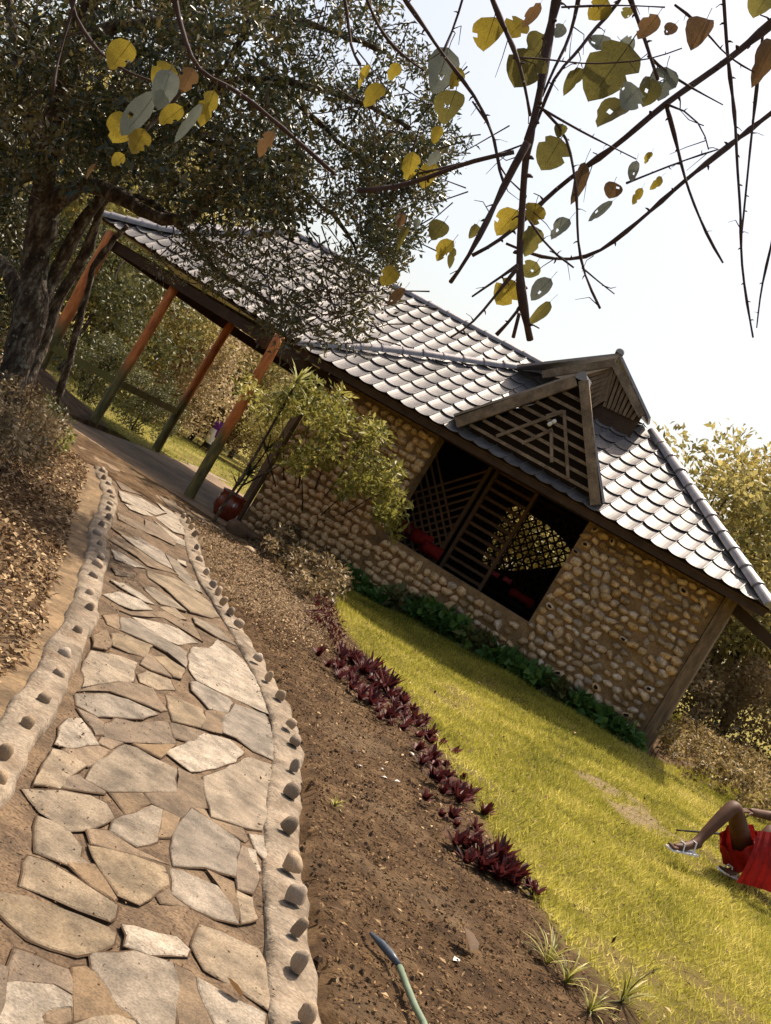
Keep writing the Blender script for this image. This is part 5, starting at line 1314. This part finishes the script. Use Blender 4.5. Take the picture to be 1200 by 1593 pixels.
for (a0_, a1_) in ((haA, Vector((-.09, -.05, -.03))), (haB, Vector((.1, .02, -.02)))):
    sd = Vector(a1_).cross(UP).normalized()
    for k in range(5):
        o_ = a0_+sd*(k-2)*.017; L_ = (1.0, 1.15, 1.2, 1.1, .8)[k] if k else .7
        dv = Vector(a1_)*L_+(sd*-.03 if k == 0 else Vector((0,0,0))); b.tube([o_, o_+dv*.5, o_+dv*.8+UP*-.012, o_+dv+UP*-.03], [.009,.0085,.008,.005], 6); b.build('finger', MT['skin'], per, True); b = MB()
# toes
b = MB()
for bl_, tt in ((ballA, toeA), (ballB, toeB)):
    d = (tt-bl_).normalized(); sd = d.cross(UP).normalized()
    for k in range(5): b = MB(); o_ = tt+sd*(k-2)*.018; b.tube([o_-d*.02, o_+d*(.03-.004*k)], [.011,.007], 6); b.build('toe', MT['skin'], per, True)
# shorts: pleated cloth tube over hips and upper thighs, hanging between
def cloth(rings, name, m, par, n=40, pleat=.014, freq=9):
    b = MB(); vs = []
    for ri, (c, ax, r1, r2) in enumerate(rings):
        ax = Vector(ax).normalized(); x = ax.orthogonal().normalized(); x = (Vector((0,0,1))-ax*ax.z); x = x.normalized() if x.length > .1 else ax.orthogonal().normalized(); y = ax.cross(x)
        for k in range(n):
            t = 2*pi*k/n; pr = 1+pleat/r1*sin(t*freq+ri*.5); vs.append(c+x*cos(t)*r1*pr+y*sin(t)*r2*pr)
    b.raw(vs, [(i*n+k, i*n+(k+1) % n, (i+1)*n+(k+1) % n, (i+1)*n+k) for i in range(len(rings)-1) for k in range(n)])
    return b.build(name, MT[m], par, True)
cA = hipA.lerp(kneeA, .42)
cloth([(pel+Vector((.08,.03,.16)), (.3,.1,1), .15, .17), (pel+Vector((.0,-.02,.03)), (.2,.1,1), .21, .22), (hipA.lerp(kneeA,.15), kneeA-hipA, .17, .18), (hipA.lerp(kneeA,.38)-UP*.02, kneeA-hipA, .155, .15), (hipA.lerp(kneeA,.52)-UP*.03, kneeA-hipA, .15, .13)], 'shorts', 'redcloth', per)
cloth([(pel+Vector((.02,0,.1)), kneeB-hipB, .19, .19), (hipB.lerp(kneeB,.35), kneeB-hipB, .17, .17), (hipB.lerp(kneeB,.7), kneeB-hipB, .13, .13)], 'shorts_leg', 'redcloth', per)
# draped hem hanging down to the ground between the legs
b = MB(); top = [P(1185,1296,9.5), P(1205,1300,9.5)]; n = 14; rows = []
lfoot = [(1146,1372,9.35),(1225,1395,9.45)]; ltop = [(1180,1292,9.45),(1235,1300,9.6)]
for j in range(9):
    f = j/8; rr = []
    for k in range(n+1):
        g = k/n; a0_ = P(ltop[0][0]+(ltop[1][0]-ltop[0][0])*g, ltop[0][1]+(ltop[1][1]-ltop[0][1])*g, ltop[0][2]); a1_ = P(lfoot[0][0]+(lfoot[1][0]-lfoot[0][0])*g, lfoot[0][1]+(lfoot[1][1]-lfoot[0][1])*g, lfoot[0][2])
        q_ = a0_.lerp(a1_, f); q_ = q_+Vector((0, -.012*sin(k*2.3)*(.3+f)-.05*sin(f*pi), 0)); rr.append(q_)
    rows.append(rr)
for j in range(8):
    for k in range(n): b.poly([rows[j][k], rows[j][k+1], rows[j+1][k+1], rows[j+1][k]])
b.build('hem', MT['redcloth'], per, True)
for ball, ank, toe in ((ballA, heelA, toeA), (ballB, ankB-UP*.05, toeB)):
    b = MB(); a0_ = ank-UP*.035; a1_ = toe-UP*.02+(toe-ball)*.3; b.bar(a0_, a1_, .085, .014, UP); sd = (a1_-a0_).cross(UP).normalized()
    m_ = a0_.lerp(a1_, .62); b.tube([m_-sd*.045, m_+UP*.065-sd*.02, m_+UP*.065+sd*.02, m_+sd*.045], .006, 5); m_ = a0_.lerp(a1_, .25); b.tube([m_-sd*.045, m_+UP*.09-sd*.02, m_+UP*.09+sd*.02, m_+sd*.045], .006, 5); b.build('sandal', MT['white'], per)
b = MB(); lathe(b, hd2-UP*.04, [(.001,.14),(.06,.125),(.1,.08),(.11,.02),(.10,-.02)], 12); b.build('hair', MT['hair'], per, True)
# walking person far behind
wp = at(318, 704); D_ = wp.y; s_ = 62/F*D_/1.62    # scale to real height
def q_(x, y, z): return Vector((wp.x+x*s_, wp.y+y*s_, wp.z+z*s_))
wk = empty('person', wp, 'person walking away on the grass in a purple shawl and white wrap', 'person')
vv = [q_(0,0,.92), q_(0,0,1.15), q_(.02,0,1.33), q_(.03,0,1.45), q_(.04,0,1.56), q_(-.09,0,.86), q_(-.16,-.02,.48), q_(-.24,.05,.1), q_(-.26,-.08,.04), q_(.09,0,.86), q_(.08,0,.46), q_(.06,0,.08), q_(.07,-.13,.03), q_(-.18,0,1.33), q_(-.25,-.02,1.08), q_(-.15,-.12,.92), q_(.21,0,1.33), q_(.28,-.02,1.08), q_(.2,-.14,.95)]
ee = [(0,1),(1,2),(2,3),(3,4),(0,5),(5,6),(6,7),(7,8),(0,9),(9,10),(10,11),(11,12),(2,13),(13,14),(14,15),(2,16),(16,17),(17,18)]
rr = [.15,.13,.13,.05,.095,.09,.065,.045,.03,.09,.065,.045,.03,.06,.045,.03,.06,.045,.03]
skin_body('body', vv, ee, [r*s_ for r in rr], 'skin', wk, 1)
def robe(rings, name, m, n=16): 
    b = MB(); vs = [q_(cx+rx*cos(2*pi*k/n)*(1+.05*sin(k*2.1)), ry*sin(2*pi*k/n), z) for cx, rx, ry, z in rings for k in range(n)]
    b.raw(vs, [(i*n+k, i*n+(k+1) % n, (i+1)*n+(k+1) % n, (i+1)*n+k) for i in range(len(rings)-1) for k in range(n)]); b.build(name, MT[m], wk, True)
robe([(.03,.08,.08,1.43),(.02,.24,.16,1.36),(.02,.30,.21,1.15),(.05,.30,.22,.9),(.1,.2,.2,.75)], 'shawl', 'purple')
robe([(-.06,.19,.235,1.05),(-.06,.22,.25,.85),(-.05,.21,.23,.6),(-.03,.16,.2,.42)], 'wrap', 'white')
robe([(-.02,.2,.19,.75),(-.03,.2,.19,.5),(-.05,.14,.13,.2)], 'trousers', 'black')
b = MB(); lathe(b, q_(.04,0,1.55), [(.001*s_,.13*s_),(.07*s_,.11*s_),(.10*s_,.05*s_),(.105*s_,-.03*s_)], 10); b.build('hair', MT['hair'], wk, True)

# ------------------------------------------------------------------ FOREGROUND THORNY BRANCHES
C3 = lambda x, y: (750+x/2.667, y/2.667)
C2 = lambda x, y: (400+x/3, y/3)
C1 = lambda x, y: (x/2.4, y/2.4)
BR = [
(C3,3.1,12,11,[(330,-80),(285,100),(265,230),(235,430),(190,580),(175,720),(165,900),(155,1050),(155,1180),(175,1290),(200,1410)]),
(C3,3.0,9,5,[(190,590),(120,710),(50,860),(0,960),(-60,1080),(-100,1130),(-130,1170)]),
(C3,3.3,12,6,[(1320,0),(1200,100),(1020,250),(760,430),(540,620),(430,690),(300,790),(170,920),(30,1030),(-40,1060)]),
(C3,3.5,8,4,[(1330,370),(1200,470),(1070,570),(840,750),(650,920),(500,1040),(430,1080),(300,1075),(200,1060),(100,1010)]),
(C3,3.3,6,3,[(760,420),(800,560),(840,740),(900,900),(960,1030),(1000,1090)]),
(C3,3.4,6,3,[(1000,-60),(1020,250),(1050,470),(1060,700),(1075,900),(1075,1090),(1100,1260),(1125,1400)]),
(C3,3.4,5,3,[(1165,150),(1140,370),(1120,550),(1100,750),(1075,1000)]),
(C3,3.5,4,2,[(1215,950),(1200,1030),(1160,1180),(1140,1360)]),
(C3,3.1,5,3,[(250,450),(340,520),(370,640),(395,800),(395,1000),(420,1140),(490,1280)]),
(C3,3.1,3,2,[(415,1110),(480,1170),(550,1220)]),
(C3,3.2,6,4,[(415,-80),(400,0),(370,150),(300,280),(250,400)]),
(C3,3.2,6,4,[(620,-80),(560,40),(470,110),(390,230),(290,310),(240,500),(190,600)]),
(C3,3.3,7,5,[(600,-60),(615,0),(660,110),(700,240),(730,330)]),
(C3,3.0,8,4,[(20,-70),(40,0),(100,130),(160,260),(190,420),(200,480)]),
(C3,3.2,4,3,[(-260,720),(0,660),(100,635),(170,600)]),
(C2,3.2,8,7,[(470,890),(640,880),(800,830),(1000,750),(1200,710)]),
(C2,3.1,6,4,[(660,-50),(700,20),(790,130),(860,260),(960,360),(1070,530),(1120,650),(1120,800),(1150,850)]),
(C2,3.1,4,3,[(970,-40),(940,80),(880,220),(860,260)]),
(C3,3.1,5,3,[(150,1100),(80,1150),(0,1200),(-40,1230)]),
(C3,3.0,5,3,[(145,1115),(60,1220),(0,1300),(-70,1370),(-130,1400)]),
(C3,3.1,5,5,[(155,1280),(110,1350),(60,1390)]),
(C3,3.1,6,6,[(155,1300),(130,1400)]),
(C3,3.3,4,2,[(600,760),(700,720),(850,660),(980,620)]),
(C3,3.3,4,2,[(690,230),(770,310),(860,360),(1000,435)]),
(C3,3.3,3,2,[(760,430),(850,430),(920,520),(940,620)]),
(C3,3.1,3,2,[(130,240),(250,240),(420,270),(700,250),(830,200)]),
(C3,3.1,3,2,[(230,440),(400,540),(520,600),(640,660)]),
(C3,3.1,4,2,[(200,920),(250,1010),(300,1060),(380,1110)]),
(C3,3.1,3,2,[(-40,420),(40,500),(70,600),(60,690),(90,740),(160,790)]),
(C1,3.2,8,5,[(640,-60),(650,0),(670,80),(710,200),(730,280),(850,310),(1000,430),(1150,560),(1250,650)]),
(C1,3.3,5,4,[(255,-60),(270,60),(320,130),(400,230),(480,280),(560,305),(660,330)]),
(C1,3.4,5,3,[(730,280),(640,390),(560,470),(520,520)]),
(C1,3.4,4,3,[(290,-40),(240,140),(210,250),(200,340)]),
(C2,3.3,6,4,[(400,-50),(430,80),(430,220),(480,300)]),
(C2,3.3,5,3,[(500,-40),(560,130),(660,250),(780,330)]),
(C3,3.4,4,2,[(800,20),(900,90),(960,170),(1020,240),(1130,300)]),
(C3,3.2,3,2,[(330,30),(560,20),(760,30)]),
]
fg = empty('thorny_branches', atd(870, 100, 3.2), 'dark thorny twigs with large yellowing leaves hanging close in front of the sky', 'branch')
def pxr(w_, D): return w_/2*D/F
for cf_, D, w0, w1, pts in BR:
    D0 = D+random.uniform(-.08, .08)
    P_ = [atd(*cf_(x, y), D0+.04*sin(i*1.3)) for i, (x, y) in enumerate(pts)]
    Q = smooth(resample(P_, .04), 2); n = len(Q); b = MB()
    b.tube(Q, [pxr(w0+(w1-w0)*i/max(1, n-1), D)*(1+(.45 if random.random() < .28 else random.uniform(-.08,.1))) for i in range(n)], 7)
    for i in range(1, n-1):
        if random.random() < .75:
            d = (Q[i+1]-Q[i]).normalized(); az = random.uniform(0, 2*pi); x = d.orthogonal().normalized(); o_ = x*cos(az)+d.cross(x)*sin(az)
            r_ = pxr(w0+(w1-w0)*i/n, D); L_ = random.uniform(.006, .014) if random.random() < .75 else random.uniform(.015, .03)
            b.tube([Q[i], Q[i]+o_*(r_+L_*.4), Q[i]+o_*(r_+L_)+d*L_*.3], [r_*.75, r_*.6 if L_ < .014 else r_*.25, r_*.2], 5)
    b.build('branch', MT['twig'], fg, True)
# fine bare twigs
b = MB()
for k in range(34):
    cf_, D, w0, w1, pts = random.choice(BR[:29]); i = random.randrange(len(pts)-1); t = random.random(); x = pts[i][0]+(pts[i+1][0]-pts[i][0])*t; y = pts[i][1]+(pts[i+1][1]-pts[i][1])*t
    a = atd(*cf_(x, y), D); v = ix*random.uniform(-1, 1)+iy*random.uniform(-1, .6)+CF*random.uniform(-.4, .4); v.normalize(); L_ = random.uniform(.04, .14)
    L_ *= .7; k1 = a+v*L_*.5+UP*random.uniform(-.02, .02)+ix*random.uniform(-.01, .01); e = a+v*L_+UP*random.uniform(-.03, .01); b.tube([a, k1, e], [.0018, .0013, .0007], 4)
tag(b.build('twigs', MT['twig'], fg), kind='stuff')
LV = {'y': 'lf_yellow', 'o': 'lf_olive', 'g': 'lf_grey', 'b': 'lf_brown'}
LM = {k: [big_leaf_mesh('leaf', m, 10*i+j, True, .85) for j in range(8)] for i, (k, m) in enumerate(LV.items())}
FLV = [(C3,30,140,70,130,'y'),(C3,140,120,50,100,'y'),(C3,185,290,85,150,'o'),(C3,225,190,50,100,'o'),(C3,530,300,95,260,'o'),(C3,540,470,60,150,'o'),(C3,610,410,55,110,'g'),(C3,690,380,45,120,'o'),(C3,750,350,55,130,'g'),
(C3,485,40,45,100,'y'),(C3,605,55,25,45,'o'),(C3,690,115,40,110,'b'),(C3,900,140,50,150,'b'),(C3,1160,20,60,100,'o'),(C3,1170,260,45,200,'b'),(C3,290,640,62,140,'o'),(C3,325,545,25,60,'o'),(C3,380,340,30,120,'o'),
(C3,540,790,35,65,'b'),(C3,490,880,14,130,'g'),(C3,645,815,16,70,'y'),(C3,725,760,16,70,'y'),(C3,690,655,14,50,'y'),(C3,630,710,20,80,'g'),(C3,400,760,30,170,'b'),(C3,105,925,55,120,'y'),(C3,215,890,48,90,'y'),(C3,200,1000,42,120,'o'),
(C3,325,950,32,100,'g'),(C3,100,1215,55,110,'y'),(C3,205,1120,38,70,'o'),(C3,245,1200,32,110,'g'),(C3,240,1300,22,120,'o'),(C3,205,65,22,110,'b'),(C3,490,180,45,70,'g'),(C3,600,190,40,60,'g'),(C3,780,125,25,70,'b'),(C3,320,130,25,60,'g'),
(C2,860,330,75,200,'g'),(C2,900,500,75,150,'o'),(C2,925,370,35,110,'y'),(C2,545,445,38,120,'y'),(C2,500,360,28,110,'y'),(C2,715,775,38,120,'y'),(C2,800,820,38,120,'y'),(C2,825,740,22,80,'g'),(C2,840,630,25,80,'y'),(C2,640,335,28,80,'y'),
(C2,845,1080,45,100,'o'),(C2,875,1170,42,110,'y'),(C2,910,1205,18,90,'o'),(C2,680,1110,18,110,'o'),(C2,615,1290,40,100,'y'),(C2,650,1390,22,110,'b'),(C2,670,1030,22,70,'b'),(C2,745,1045,16,50,'g'),(C2,1010,1080,22,70,'o'),
(C1,450,210,48,120,'y'),(C1,610,280,44,100,'y'),(C1,615,335,45,140,'g'),(C1,525,430,36,190,'g'),(C1,455,480,52,110,'y'),(C1,515,530,42,100,'y'),(C1,640,435,34,100,'y'),(C1,705,460,18,160,'g'),(C1,775,405,32,130,'y'),(C1,445,600,28,55,'y'),(C1,700,300,34,90,'b'),(C1,995,540,25,100,'b'),(C1,340,640,8,60,'b')]
for k, (cf_, x, y, hw, ln, m) in enumerate(FLV):
    sc = {C3: 2.667, C2: 3, C1: 2.4}[cf_]; D = 3.1+.25*random.random(); c = atd(*cf_(x, y), D)
    Lw = 1.12*ln/sc/F*D; Ww = 1.05*2*hw/sc/F*D/.85
    o = link(bpy.data.objects.new('leaf', random.choice(LM[m])), fg)
    # leaves hang: axis mostly downwards in the world, turned about it
    horiz = hw*2 > ln*1.3
    ax = Vector((random.uniform(-.35, .35), random.uniform(-.3, .3), -1)).normalized() if not horiz else Vector((1, random.uniform(-.3, .3), -.2)).normalized()
    nrm = Vector((random.uniform(-.5, .5), -1, random.uniform(-.2, .4))); nrm = (nrm-ax*nrm.dot(ax)).normalized(); xx = ax.cross(nrm).normalized()
    Mx = Matrix((xx*Ww, ax*Lw, nrm*max(Ww, Lw)*.8)).transposed().to_4x4(); Mx.translation = c-ax*Lw*.5
    o.matrix_parent_inverse = Matrix.Identity(4); o.parent = fg; o.matrix_basis = fg.matrix_basis.inverted() @ Mx

print('tiles', n1, n2, 'stones', cnt, len(cand))
